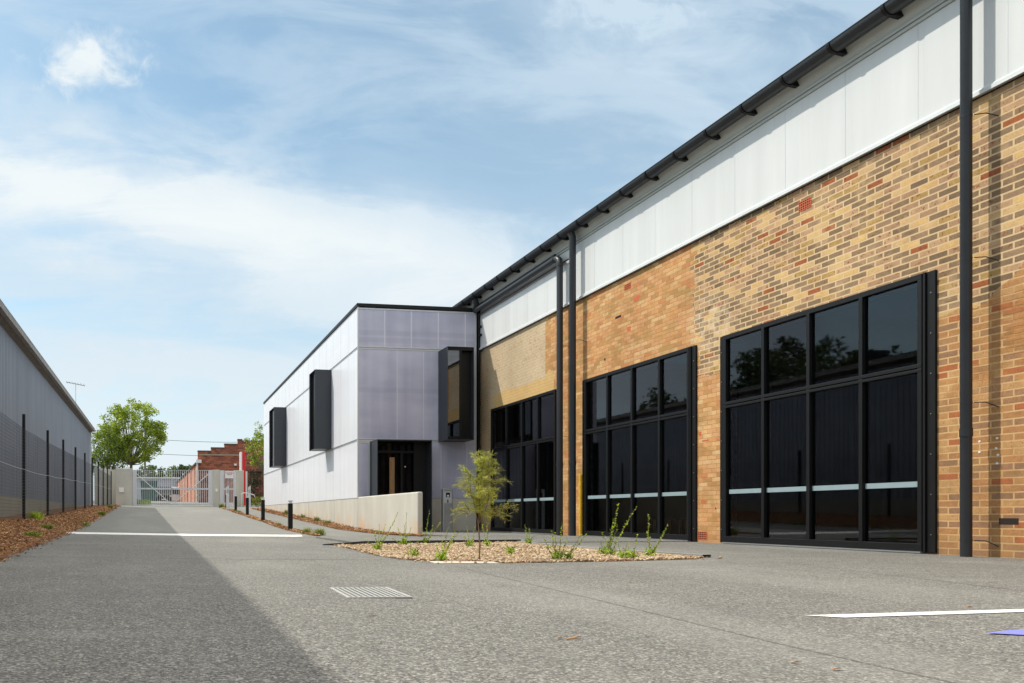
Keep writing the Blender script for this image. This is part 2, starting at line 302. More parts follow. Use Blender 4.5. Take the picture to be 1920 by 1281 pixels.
def conc_fn(base, stain, amt=0.5, zdir=1.0):
    def fn(k, p, g):
        n1 = k.noise(k.map(g, (1, 1, 0.35)), 1.6, 6, 0.6); n2 = k.noise(g, 14.0, 4, 0.6)
        c = k.ramp(n1, [(0.3, tuple(b*0.87 for b in base)), (0.7, tuple(b*1.06 for b in base))])
        c = k.mix(k.m('MULTIPLY', k.step(n2, 0.55, 0.75), 0.15), c, tuple(b*0.75 for b in base))
        s = k.n('ShaderNodeSeparateXYZ', {0: g})
        zz = k.m('SUBTRACT', s.outputs[2], k.m('MULTIPLY', k.m('MAXIMUM', k.m('SUBTRACT', s.outputs[1], 19.0), 0.0), 0.038))
        st = k.m('MULTIPLY', k.step(zz, 0.55, 0.05), k.step(k.noise(k.map(g, (1, 1, 0.4)), 1.3, 4, 0.6), 0.45, 0.68))
        c = k.mix(k.m('MULTIPLY', st, amt), c, stain)
        k.set(p.inputs['Base Color'], c)
        pin = k.step(k.noise(g, 42.0, 2), 0.72, 0.76)
        k.set(p.inputs['Normal'], k.n('ShaderNodeBump', {'Strength': 0.3, 'Distance': -0.004, 'Height': pin}))
    return fn
mat('concrete', rough=0.8, spec=0.3, fn=conc_fn((0.56, 0.53, 0.46), (0.60, 0.36, 0.17), 0.6))
mat('concretegrey', rough=0.85, spec=0.3, fn=conc_fn((0.55, 0.53, 0.46), (0.30, 0.24, 0.18), 0.3))
mat('slabgrey', rough=0.85, spec=0.3, fn=conc_fn((0.28, 0.275, 0.255), (0.22, 0.2, 0.18), 0.2))
mat('oldconcrete', rough=0.9, spec=0.2, fn=conc_fn((0.33, 0.31, 0.245), (0.15, 0.13, 0.09), 0.9))
mat('corrugated', (0.265, 0.29, 0.335), 0.42, 0.35, var=0.10, vscale=1.2, stretch=(1, 1, 0.2))
mat('gutterold', (0.27, 0.25, 0.22), 0.6, 0.2, var=0.25, vscale=6)
mat('eavedark', (0.10, 0.085, 0.07), 0.8, var=0.3, vscale=8)
mat('roofmetal', (0.42, 0.43, 0.44), 0.45, 0.3, var=0.1)
mat('soil', (0.19, 0.09, 0.042), 0.95, var=0.4, vscale=25, bump=0.8, bscale=40)
for i, c in enumerate(((0.24, 0.115, 0.052), (0.37, 0.185, 0.08), (0.50, 0.285, 0.135), (0.14, 0.068, 0.034), (0.64, 0.43, 0.25))): mat('chip%d' % i, c, 0.9, spec=0.2)
for i, c in enumerate(((0.43, 0.305, 0.18), (0.52, 0.395, 0.245), (0.34, 0.225, 0.13), (0.58, 0.475, 0.33), (0.27, 0.19, 0.12))): mat('pebble%d' % i, c, 0.75, var=0.15, vscale=40, spec=0.3)
mat('grate', (0.40, 0.40, 0.375), 0.55, 0.0, var=0.12, vscale=30, spec=0.3)
mat('joint', (0.085, 0.083, 0.08), 0.95)
mat('bark', (0.20, 0.125, 0.07), 0.9, var=0.3, vscale=40, bump=0.5)
mat('barkgrey', (0.17, 0.14, 0.11), 0.9, var=0.3, vscale=10)
def leafmat(name, c, tr=0.35):
    m = bpy.data.materials.new(name); m.use_nodes = True; k = NT(m.node_tree)
    g = k.n('ShaderNodeNewGeometry').outputs['Position']
    col = k.ramp(k.noise(g, 2.5, 3), [(0.3, tuple(x*0.75 for x in c)), (0.7, tuple(x*1.25 for x in c))])
    p = k.n('ShaderNodeBsdfPrincipled', {'Base Color': col, 'Roughness': 0.5, 'Specular IOR Level': 0.35})
    t = k.n('ShaderNodeBsdfTranslucent', {'Color': k.mix(1.0, col, (1.5, 1.6, 0.8), 'MULTIPLY')})
    mx = k.n('ShaderNodeMixShader', {0: tr, 1: p, 2: t})
    k.n('ShaderNodeOutputMaterial', {0: mx}); MATS[name] = m
leafmat('leafa', (0.23, 0.29, 0.030), .5); leafmat('leafb', (0.33, 0.36, 0.045), .5); leafmat('leafc', (0.12, 0.18, 0.022), .4)
leafmat('needlea', (0.33, 0.36, 0.085), .5); leafmat('needleb', (0.47, 0.43, 0.13), .5); leafmat('needlec', (0.20, 0.25, 0.07), .4)
leafmat('spriga', (0.26, 0.38, 0.035), 0.45); leafmat('sprigb', (0.42, 0.52, 0.07), 0.45); leafmat('sprigc', (0.10, 0.17, 0.022), 0.3)
leafmat('darka', (0.045, 0.07, 0.018), 0.2); leafmat('darkb', (0.075, 0.10, 0.025), 0.2); leafmat('darkc', (0.028, 0.045, 0.014), 0.2)
leafmat('fara', (0.12, 0.16, 0.05), 0.2); leafmat('farb', (0.17, 0.21, 0.07), 0.2); leafmat('farc', (0.08, 0.115, 0.04), 0.2)
leafmat('grassa', (0.15, 0.19, 0.035), 0.3); leafmat('grassb', (0.30, 0.26, 0.10), 0.3); leafmat('grassc', (0.22, 0.30, 0.03), 0.3)
mat('reddark', (0.62, 0.010, 0.018), 0.4); mat('signwhite', (0.78, 0.76, 0.76), 0.5); mat('inkred', (0.5, 0.01, 0.02), 0.5); mat('inkblack', (0.03, 0.03, 0.035), 0.5)
mat('teal', (0.012, 0.22, 0.17), 0.5); mat('carpaint', (0.015, 0.017, 0.02), 0.35); mat('rubber', (0.02, 0.02, 0.02), 0.8)
mat('vanwhite', (0.7, 0.7, 0.7), 0.35); mat('headlamp', (0.75, 0.75, 0.75), 0.15); mat('skipgreen', (0.02, 0.09, 0.075), 0.5, var=0.15)
mat('shedgrey', (0.42, 0.45, 0.50), 0.5, var=0.1, vscale=2); mat('dirt', (0.40, 0.34, 0.25), 0.9, var=0.2, vscale=3)
mat('wire', (0.05, 0.05, 0.05), 0.6)

def glassmat(name, tint, f0, extra):
    m = bpy.data.materials.new(name); m.use_nodes = True; k = NT(m.node_tree)
    g = k.n('ShaderNodeNewGeometry').outputs['Position']
    bm_ = k.n('ShaderNodeBump', {'Strength': 0.03, 'Distance': 0.01, 'Height': k.noise(k.map(g, (1, 1, 0.6)), 1.3, 3)})
    fr = k.n('ShaderNodeFresnel', {'IOR': 1.5})
    streak = k.noise(k.map(g, (9, 9, 0.7)), 2.0, 5, 0.7)
    fac = k.m('ADD', k.m('MULTIPLY', fr, f0), extra)
    gl = k.n('ShaderNodeBsdfGlossy', {'Color': (0.9, 0.93, 1.0), 'Roughness': 0.02, 'Normal': bm_})
    tr = k.n('ShaderNodeBsdfTransparent', {'Color': tint})
    df = k.n('ShaderNodeBsdfDiffuse', {'Color': (0.30, 0.33, 0.36)})
    mx = k.n('ShaderNodeMixShader', {0: fac, 1: tr, 2: gl})
    mx2 = k.n('ShaderNodeMixShader', {0: k.m('MULTIPLY', k.step(streak, 0.45, 0.85), 0.012), 1: mx, 2: df})
    k.n('ShaderNodeOutputMaterial', {0: mx2}); MATS[name] = m
glassmat('glass', (0.46, 0.48, 0.48), 1.25, 0.0)
glassmat('glasscoat', (0.08, 0.08, 0.08), 1.0, 0.11)
glassmat('glassdoor', (0.36, 0.33, 0.31), 0.25, 0.0)
def mesh_fn():
    m = bpy.data.materials.new('wiremesh'); m.use_nodes = True; k = NT(m.node_tree)
    p = k.n('ShaderNodeBsdfPrincipled', {'Base Color': (0.02, 0.022, 0.024), 'Roughness': 0.5})
    k.n('ShaderNodeOutputMaterial', {0: p}); MATS['wiremesh'] = m
mesh_fn()

# ------------------------------------------------------------------ object helpers
OFF = {}
class MB:
    def __init__(s): s.v = []; s.f = []; s.mi = []; s.m = 0
    def add(s, vs, fs):
        o = len(s.v); s.v += [tuple(v) for v in vs]
        for f in fs: s.f.append(tuple(i+o for i in f)); s.mi.append(s.m)
        return s
    def box(s, x0, x1, y0, y1, z0, z1):
        if x0 > x1: x0, x1 = x1, x0
        if y0 > y1: y0, y1 = y1, y0
        if z0 > z1: z0, z1 = z1, z0
        return s.add([(x0, y0, z0), (x1, y0, z0), (x1, y1, z0), (x0, y1, z0), (x0, y0, z1), (x1, y0, z1), (x1, y1, z1), (x0, y1, z1)],
                     [(0, 3, 2, 1), (4, 5, 6, 7), (0, 1, 5, 4), (1, 2, 6, 5), (2, 3, 7, 6), (3, 0, 4, 7)])
    def obox(s, c, ax, ay, az):                          # centre and three half-axes
        c, ax, ay, az = map(Vector, (c, ax, ay, az)); vs = []
        for dz in (-1, 1):
            for dx, dy in ((-1, -1), (1, -1), (1, 1), (-1, 1)): vs.append(c+ax*dx+ay*dy+az*dz)
        return s.add(vs, [(0, 3, 2, 1), (4, 5, 6, 7), (0, 1, 5, 4), (1, 2, 6, 5), (2, 3, 7, 6), (3, 0, 4, 7)])
    def bar(s, p, q, w, h=None):                         # square bar between two points
        p, q = Vector(p), Vector(q); d = q-p; h = h or w
        up = Vector((0, 0, 1)) if abs(d.normalized().z) < 0.95 else Vector((0, 1, 0))
        a = d.cross(up).normalized(); b = a.cross(d).normalized()
        return s.obox((p+q)/2, a*w/2, d/2, b*h/2)
    def tube(s, pts, r, n=10, cap=True, r2=None):
        pts = [Vector(p) for p in pts]; rings = []; L = len(pts)
        prev = None
        for i, p in enumerate(pts):
            d = (pts[min(i+1, L-1)]-pts[max(i-1, 0)]).normalized()
            if prev is None:
                a = d.cross(Vector((0, 0, 1)))
                if a.length < 0.05: a = d.cross(Vector((0, 1, 0)))
            else: a = prev-d*prev.dot(d)
            a.normalize(); prev = a; b = d.cross(a)
            rr = r if r2 is None else r+(r2-r)*i/(L-1)
            rings.append([p+(a*math.cos(t*2*math.pi/n)+b*math.sin(t*2*math.pi/n))*rr for t in range(n)])
        vs = [v for ring in rings for v in ring]; fs = []
        for i in range(L-1):
            for t in range(n): fs.append((i*n+t, i*n+(t+1) % n, (i+1)*n+(t+1) % n, (i+1)*n+t))
        if cap: fs.append(tuple(range(n))[::-1]); fs.append(tuple(range((L-1)*n, L*n)))
        return s.add(vs, fs)
    def prism(s, prof, y0, y1):                          # (x, z) outline swept along y
        n = len(prof); vs = [(x, y0, z) for x, z in prof]+[(x, y1, z) for x, z in prof]
        fs = [(i, (i+1) % n, n+(i+1) % n, n+i) for i in range(n)]
        return s.add(vs, fs+[tuple(range(n))[::-1], tuple(range(n, 2*n))])
    def build(s, name, mats, parent=None, bevel=0, smooth=False):
        if isinstance(mats, str): mats = [mats]
        off = OFF.get(parent.name, Vector((0, 0, 0))) if parent else Vector((0, 0, 0))
        me = bpy.data.meshes.new(name)
        me.from_pydata([(x-off.x, y-off.y, z-off.z) for x, y, z in s.v], [], s.f)
        for m in mats: me.materials.append(MATS[m])
        me.polygons.foreach_set('material_index', s.mi)
        if smooth: me.polygons.foreach_set('use_smooth', [True]*len(s.f))
        me.update()
        o = bpy.data.objects.new(name, me); C.objects.link(o)
        if parent: o.parent = parent; OFF[o.name] = off
        if not bevel == 0:
            b = o.modifiers.new('bevel', 'BEVEL'); b.width = bevel; b.segments = 2; b.limit_method = 'ANGLE'
        if smooth:
            try: me.set_sharp_from_angle(angle=R(40))
            except Exception: pass
        return o
def tag(o, label=None, cat=None, group=None, kind=None):
    for a, b in (('label', label), ('category', cat), ('group', group), ('kind', kind)):
        if b: o[a] = b
    return o
def thing(name, loc, label, cat, group=None):
    o = bpy.data.objects.new(name, None); C.objects.link(o); o.location = loc; o.empty_display_size = 0.2
    OFF[o.name] = Vector(loc); return tag(o, label, cat, group)
def kids(o): return [c for c in bpy.data.objects if c.parent == o]
def copy_tree(o, parent=None):
    c = o.copy(); C.objects.link(c)
    if parent: c.parent = parent
    for ch in kids(o): copy_tree(ch, c)
    return c
def recentre(o, loc):                                    # origin of a one-mesh thing at its base
    loc = Vector(loc); o.data.transform(Matrix.Translation(-loc)); o.location = loc; return o
def lerp(t, tab):
    if t <= tab[0][0]: return tab[0][1]
    for (a, b), (c, d) in zip(tab, tab[1:]):
        if t <= c: return b+(d-b)*(t-a)/(c-a)
    return tab[-1][1]

# ------------------------------------------------------------------ terrain heights
def zroad(x, y):
    zl = lerp(y, [(-50, 0), (18.5, 0), (21.5, 0.06), (62, 1.60), (80, 1.75), (140, 1.9), (3000, 2.0)])
    zc = lerp(x, [(-3, 0.075), (-2, 0.06), (1, 0.0), (3.3, -0.028), (6, 0.0)])
    if x > 6: zl *= lerp(x, [(6, 1), (6.3, 0 if y < 22 else 1)]) if y < 22 else 1
    return zl+zc
def xedge(y): return lerp(y, [(-5, -1.35), (7.3, -1.56), (9.5, -1.66), (14, -1.93), (20, -2.15), (30, -2.2), (46.5, -2.3)])
def zfence(y): return lerp(y, [(-5, 0.32), (10, 0.36), (16.5, 0.375), (20, 0.44), (23, 0.53), (26.7, 0.63), (30, 0.72), (33.4, 0.82), (50.6, 1.14)])
def zbed(x, y):
    t = min(1, max(0, (xedge(y)-x)/(xedge(y)+2.85)))
    zr = zroad(xedge(y), y)
    return zr+0.015+(max(zfence(y), zr)-zr)*(t**0.85)+0.02*math.sin(t*3.1)

# ground sheet
def sheet(name, xs, ys, zf, m, kind='structure'):
    b = MB(); nx = len(xs)
    b.v = [(x, y, zf(x, y)) for y in ys for x in xs]
    for j in range(len(ys)-1):
        for i in range(nx-1): b.f.append((j*nx+i, j*nx+i+1, (j+1)*nx+i+1, (j+1)*nx+i)); b.mi.append(0)
    o = b.build(name, m, smooth=True); return tag(o, kind=kind)
fr = lambda a, b, n: [a+(b-a)*i/n for i in range(n+1)]
sheet('ground', [-3000, -400, -60, -12, -6, -3.2]+fr(-3, 6, 36)+[6.02, 6.3, 6.6, 9, 14, 30, 80, 500, 3000],
      [-300, -60, -20]+fr(-8, 60, 90)+[62, 66, 72, 80, 110, 140, 300, 900, 3000], zroad, 'asphalt')

def strip_sheet(name, pts_l, pts_r, dz, m, kind='structure', zf=zroad, thick=0.0):
    b = MB(); n = len(pts_l)
    for (x, y) in pts_l: b.v.append((x, y, zf(x, y)+dz))
    for (x, y) in pts_r: b.v.append((x, y, zf(x, y)+dz))
    for i in range(n-1): b.f.append((i, n+i, n+i+1, i+1)); b.mi.append(0)
    o = b.build(name, m); return tag(o, kind=kind) if kind else o
# painted lines and joints: each lies a few millimetres over the sheet below it
xs = fr(-2.1, 3.5, 28)
b = MB()
for x0_, x1_ in zip(xs, xs[1:]):
    for (ya, yb2, za, zb2) in ((17.62, 17.74, .003, .034), (17.74, 18.02, .034, .034), (18.02, 18.14, .034, .003)):
        b.add([(x0_, ya, zroad(x0_, 17.8)+za), (x1_, ya, zroad(x1_, 17.8)+za), (x1_, yb2, zroad(x1_, 17.8)+zb2), (x0_, yb2, zroad(x0_, 17.8)+zb2)], [(0, 1, 2, 3)])
tag(b.build('raised_strip', 'roadwhite'), 'low raised white painted strip across the driveway', 'speed hump')
o = MB().add([(3.39, 3.45, 0.004+zroad(3.39, 3.45)), (3.52, 3.34, 0.004+zroad(3.5, 3.4)), (7.5, 3.30, 0.005), (7.5, 3.415, 0.005), (4.6, 3.415, 0.004+zroad(4.6, 3.4)), (4.6, 3.32, 0.004+zroad(4.6, 3.4))],
    [(0, 1, 5, 4), (4, 5, 2, 3)]).build('parking_line', 'roadwhite'); tag(o, 'white parking bay line painted on the near asphalt', 'road marking')
o = MB().add([(3.66, 2.79, -0.018), (3.80, 2.70, -0.018), (4.02, 2.50, -0.016), (4.4, 2.2, -0.012), (7.4, 2.2, 0.006), (7.4, 2.86, 0.006), (4.4, 2.86, -0.011), (3.85, 2.84, -0.017)],
    [tuple(range(8))]).build('accessible_bay_marking', 'roadblue'); tag(o, 'blue painted marking beside the white bay line', 'road marking')
for pl in ([(-1.75, 8.36), (0, 8.33), (1.5, 8.31), (2.86, 8.30)],):
    b = MB()
    for (p, q) in zip(pl, pl[1:]):
        n_ = 6
        for i in range(n_):
            a0 = [p[0]+(q[0]-p[0])*i/n_, p[1]+(q[1]-p[1])*i/n_]; a1 = [p[0]+(q[0]-p[0])*(i+1)/n_, p[1]+(q[1]-p[1])*(i+1)/n_]
            b.add([(a0[0], a0[1]-0.012, zroad(*a0)+0.003), (a1[0], a1[1]-0.012, zroad(*a1)+0.003), (a1[0], a1[1]+0.012, zroad(*a1)+0.003), (a0[0], a0[1]+0.012, zroad(*a0)+0.003)], [(0, 1, 2, 3)])
    tag(b.build('ground_joint', 'joint'), kind='structure')
b = MB()
def jl(pts, wd):
    for p, q in zip(pts, pts[1:]):
        n_ = max(1, int(math.hypot(q[0]-p[0], q[1]-p[1])/0.3))
        d = Vector((q[0]-p[0], q[1]-p[1])).normalized(); nrm = Vector((-d.y, d.x))*wd/2
        for i in range(n_):
            a0 = Vector(p[:2]).lerp(Vector(q[:2]), i/n_); a1 = Vector(p[:2]).lerp(Vector(q[:2]), (i+1)/n_)
            b.add([(*(a0-nrm), zroad(*a0)+0.003), (*(a1-nrm), zroad(*a1)+0.003), (*(a1+nrm), zroad(*a1)+0.003), (*(a0+nrm), zroad(*a0)+0.003)], [(0, 1, 2, 3)])
jl([(3.05, 7.3), (2.68, 4.06), (2.51, 2.69), (2.46, 1.9)], 0.006)
jl([(6.45, 7.75), (6.56, 6.96), (5.74, 4.15), (5.5, 3.2)], 0.008)
jl([(6.75, 7.8), (9.75, 8.0)], 0.012)
jl([(6.45, 12.6), (9.8, 12.75)], 0.01)
tag(b.build('saw_cut_joint', 'joint'), kind='structure')

# footpath slab behind the gravel bed: a real low step
b = MB(); b.prism([(3.55, -0.06), (9.78, -0.06), (9.78, 0.012), (3.55, 0.012)], 12.55, 16.3)
o = b.build('footpath', 'asphalt', bevel=0.004); tag(o, kind='structure')
b = MB()
pts = [(6.42, 12.5), (6.26, 11.5), (6.12, 9.5), (6.40, 7.9)]
for (x0, y0), (x1, y1) in zip(pts, pts[1:]):
    b.add([(x0, y0, 0.035), (x1, y1, 0.035), (x1+0.11, y1, 0.035), (x0+0.11, y0, 0.035), (x0, y0, -0.05), (x1, y1, -0.05), (x1+0.11, y1, -0.05), (x0+0.11, y0, -0.05)],
          [(0, 1, 2, 3), (0, 4, 5, 1), (2, 6, 7, 3)])
tag(b.build('kerb', 'slabgrey'), kind='structure')
b = MB(); b.prism([(2.85, -0.05), (6.5, -0.05), (6.5, 0.058), (3.6, 0.046), (2.85, -.005)], 12.50, 12.58)
tag(b.build('kerb_edge', 'charcoal'), kind='structure')
tag(MB().add([(3.02, 7.72, -0.022), (3.72, 7.62, -0.022), (3.75, 7.86, -0.02), (3.30, 8.10, -0.02), (3.02, 8.02, -0.02)], [(0, 1, 2, 3, 4)]).build('concrete_patch', 'concrete'), 'pale concrete patch at the front edge of the gravel bed', 'slab')

# ------------------------------------------------------------------ gravel and mulch (uncountable)
rng = random.Random(4)
def inpoly(x, y, P):
    c = False
    for i in range(len(P)):
        (x0, y0), (x1, y1) = P[i], P[i-1]
        if (y0 > y) != (y1 > y) and x < (x1-x0)*(y-y0)/(y1-y0)+x0: c = not c
    return c
BED = [(3.02, 12.48), (2.93, 10.6), (2.80, 9.2), (2.86, 8.35), (3.05, 8.02), (3.30, 8.10), (3.75, 7.86), (3.74, 7.60), (5.0, 7.52), (6.05, 7.58), (6.38, 7.86), (6.12, 9.5), (6.26, 11.5), (6.42, 12.5)]
b = MB(); b.add([(x, y, zroad(x, y)+0.003) for x, y in BED], [tuple(range(len(BED)))]); tag(b.build('gravel_bed_soil', 'soil'), kind='structure')
t_ = (1+5**.5)/2
ICO = [Vector(v).normalized() for v in ((-1, t_, 0), (1, t_, 0), (-1, -t_, 0), (1, -t_, 0), (0, -1, t_), (0, 1, t_), (0, -1, -t_), (0, 1, -t_), (t_, 0, -1), (t_, 0, 1), (-t_, 0, -1), (-t_, 0, 1))]
ICOF = [(0, 11, 5), (0, 5, 1), (0, 1, 7), (0, 7, 10), (0, 10, 11), (1, 5, 9), (5, 11, 4), (11, 10, 2), (10, 7, 6), (7, 1, 8), (3, 9, 4), (3, 4, 2), (3, 2, 6), (3, 6, 8), (3, 8, 9), (4, 9, 5), (2, 4, 11), (6, 2, 10), (8, 6, 7), (9, 8, 1)]
b = MB(); n = 0
while n < 16000:
    x, y = rng.uniform(2.75, 6.5), rng.uniform(7.45, 12.5)
    if y > 10 and rng.random() < 0.25: continue
    if not inpoly(x, y, BED) and rng.random() > 0.015: continue
    r = rng.uniform(0.009, 0.021); q = Matrix.Rotation(rng.uniform(0, 6.28), 3, Vector((rng.gauss(0, .3), rng.gauss(0, .3), 1)).normalized())
    sx, sy, sz = rng.uniform(.8, 1.35), rng.uniform(.7, 1.1), rng.uniform(.5, .85)
    mound = 0.014+0.02*noise.noise(Vector((x*1.3, y*1.3, 0)))
    cz = zroad(x, y)+r*0.3+rng.random()*mound
    b.m = min(4, int(rng.random()*5)); o0 = len(b.v)
    for v in ICO:
        v2 = q @ Vector((v.x*r*sx, v.y*r*sy, v.z*r*sz))*rng.uniform(0.88, 1.1); b.v.append((x+v2.x, y+v2.y, cz+v2.z))
    for f in ICOF: b.f.append((f[0]+o0, f[1]+o0, f[2]+o0)); b.mi.append(b.m)
    n += 1
tag(b.build('gravel', ['pebble%d' % i for i in range(5)], smooth=False), 'tan river pebbles covering the planted bed', kind='stuff')

ys = fr(-4, 47.3, 70)
b = MB(); nt = 8
for y in ys:
    for j in range(nt+1):
        x = xedge(y)+0.02*math.sin(y*5.1)-(xedge(y)+3.95)*j/nt; b.v.append((x, y, zbed(x, y) if j else zroad(x, y)+0.004))
for i in range(len(ys)-1):
    for j in range(nt): o0 = i*(nt+1)+j; b.f.append((o0, o0+nt+1, o0+nt+2, o0+1)); b.mi.append(0)
tag(b.build('mulch_bed_soil', 'soil', smooth=True), kind='structure')
def chip(b, x, y, z, L, W):
    a = rng.uniform(0, 6.283); tl = rng.gauss(0, .35)
    ax = Vector((math.cos(a)*math.cos(tl), math.sin(a)*math.cos(tl), math.sin(tl)))*L/2
    ay = Vector((-math.sin(a), math.cos(a), rng.gauss(0, .4))).normalized()*W/2
    az = ax.cross(ay).normalized()*0.003; b.m = rng.choice((0, 0, 1, 1, 1, 2, 2, 3, 4))
    c = Vector((x, y, z)); vs = [c-ax-ay+az, c+ax-ay*0.7+az, c+ax+ay+az, c-ax+ay*0.8+az]
    b.add(vs+[v-az*2 for v in vs], [(0, 1, 2, 3), (0, 4, 5, 1), (1, 5, 6, 2), (2, 6, 7, 3), (3, 7, 4, 0)])
CH = ['chip%d' % i for i in range(5)]
b = MB()
for i in range(17000):
    y = 6.8+(rng.random()**1.7)*39; e = xedge(y)+0.02*math.sin(y*5.1)+0.04*noise.noise(Vector((y*3, 0, 0)))
    x = e-(e+2.95)*rng.random() if rng.random() > .02 else e+abs(rng.gauss(0, .08)); s_ = 1+max(0, (y-12))*0.035
    chip(b, x, y, (zbed(x, y) if x < xedge(y) else zroad(x, y))+0.012+rng.random()*0.02, rng.uniform(.025, .06)*s_, rng.uniform(.008, .02)*s_)
tag(b.build('mulch', CH), 'reddish brown bark mulch below the mesh fence', kind='stuff')
# mulch strip along the bollards and along the foot of the concrete wall
def strip_x(y): return 3.95+0.03*math.sin(y)
b = MB()
ysb = fr(17.6, 46, 40)
ww = lambda y: min(0.16, (y-17.5)*0.05)
tag(strip_sheet('bollard_strip_soil', [(strip_x(y)-ww(y), y) for y in ysb], [(strip_x(y)+ww(y), y) for y in ysb], 0.005, 'soil'), kind='structure')
for i in range(2600):
    y = 17.6+rng.random()**1.4*28; s_ = 1+(y-17)*0.03; x = strip_x(y)+rng.uniform(-1.1, 1.1)*ww(y)
    chip(b, x, y, zroad(x, y)+0.015+rng.random()*.03, rng.uniform(.03, .06)*s_, rng.uniform(.01, .025)*s_)
b2 = MB(); wl = lambda y: 5.99-min(0.62, max(0.08, (y-15.9)*0.11))
ysw = fr(16.0, 43, 40)
tag(strip_sheet('wall_strip_soil', [(wl(y), y) for y in ysw], [(5.985, y) for y in ysw], 0.005, 'soil'), kind='structure')
for i in range(4200):
    y = 16.0+rng.random()**1.5*26; s_ = 1+(y-16)*0.03; x = rng.uniform(wl(y)-.02, 5.97)
    chip(b2, x, y, zroad(x, y)+0.015+rng.random()*.04*(1+(x-wl(y))), rng.uniform(.03, .06)*s_, rng.uniform(.01, .025)*s_)
tag(b.build('mulch_by_bollards', CH), 'orange brown mulch strip between driveway and footpath', kind='stuff')
tag(b2.build('mulch_by_wall', CH), 'orange brown mulch along the foot of the pale concrete wall', kind='stuff')

# ------------------------------------------------------------------ brick building
BX = 9.9
WIN = [(17.16, 20.76), (12.36, 16.03), (8.11, 11.75)]
HEAD = 3.6
bb = thing('brick_building', (9.9, 12, 0), 'long tan brick warehouse with white upper cladding and black framed windows', 'building')
b = MB()
yb = sorted({-14, 46} | {v for w_ in WIN for v in w_}); zb = [-0.3, 0.03, HEAD, 5.575]
hole = lambda y0, y1, z0: z0 == 0.03 and any(a <= y0 and y1 <= c for a, c in WIN)
for y0, y1 in zip(yb, yb[1:]):
    for z0, z1 in zip(zb, zb[1:]):
        if hole(y0, y1, z0): continue
        b.add([(BX, y0, z0), (BX, y1, z0), (BX, y1, z1), (BX, y0, z1)], [(0, 3, 2, 1)])
        b.add([(BX+.3, y0, z0), (BX+.3, y1, z0), (BX+.3, y1, z1), (BX+.3, y0, z1)], [(0, 1, 2, 3)])
for a, c in WIN:
    for (p, q) in (((a, .03), (a, HEAD)), ((a, HEAD), (c, HEAD)), ((c, HEAD), (c, .03)), ((c, .03), (a, .03))):
        b.add([(BX, p[0], p[1]), (BX+.3, p[0], p[1]), (BX+.3, q[0], q[1]), (BX, q[0], q[1])], [(0, 1, 2, 3)])
b.build('wall', 'wallbrick', bb)
b = MB().box(BX+.02, BX+.25, -14, 46, 5.576, 5.60); b.build('wall_cap', 'black', bb)
b = MB(); b.box(BX-.04, BX+.25, -14, 46, 5.665, 6.93); b.build('cladding_panel', 'cladding', bb)
b = MB()
for y in [8.32+1.03*i for i in range(-8, 14)]: b.box(BX-.0425, BX-.04, y-.0025, y+.0025, 5.67, 6.93)
b.build('cladding_seam', 'silver', bb)
b = MB().prism([(BX-.075, 5.585), (BX+.03, 5.605), (BX+.03, 5.66), (BX-.05, 5.66), (BX-.062, 5.64), (BX-.075, 5.635)], -14, 46); b.build('sill_flashing', 'whitetrim', bb)
b = MB().box(BX-.07, BX+.2, -14, 46, 6.935, 6.955); b.box(BX-.055, BX+.2, -14, 46, 6.96, 6.985); b.box(BX-.08, BX+.2, -14, 46, 6.99, 7.03); b.build('head_trim', 'soffit', bb)
b = MB().prism([(BX-.17, 7.215), (BX-.065, 7.035), (BX+.2, 7.035), (BX+.2, 7.25), (BX-.17, 7.25)], -14, 46); b.build('soffit', 'soffit', bb)
b = MB().prism([(9.60, 7.262), (19, 9.0), (28, 7.3), (28, 7.2), (19, 8.9), (9.60, 7.252)], -14, 46); b.build('roof', 'roofmetal', bb)
b = MB().box(10.2, 27.8, 45.8, 46, 0, 7.2); b.box(27.6, 27.8, -14, 46, -.2, 7.2); b.box(10.2, 27.8, -14, -13.8, -.2, 7.2); b.build('rear_wall', 'wallbrick', bb)
# half round gutter
GX, GZ, GR = 9.615, 7.25, 0.125
def arc(r, a0, a1, n): return [(GX+r*math.cos(R(a0+(a1-a0)*i/n)), GZ+r*math.sin(R(a0+(a1-a0)*i/n))) for i in range(n+1)]
b = MB(); b.prism(arc(GR, 180, 360, 14)+arc(GR-.006, 360, 180, 14), -14, 23.2)
b.tube([(GX-GR, -14, GZ+.004), (GX-GR, 23.2, GZ+.004)], .010, 8)
b.build('gutter', 'charcoal', bb, smooth=True)
proto = None
for i in range(-6, 18):
    y = 8.47+0.80*i
    if y < 4 or y > 22.9: continue
    if proto is None:
        b = MB(); b.prism(arc(GR+.014, 178, 345, 12)+arc(GR+.003, 345, 178, 12), y-.022, y+.022)
        b.prism([(GX+.03, GZ-.135), (GX+.15, GZ-.15), (GX+.205, GZ-.115), (GX+.205, GZ-.04), (GX+.12, GZ-.07)], y-.03, y+.03)
        proto = b.build('gutter_bracket', 'black', bb); py = y
    else:
        c = proto.copy(); C.objects.link(c); c.location.y = y-py
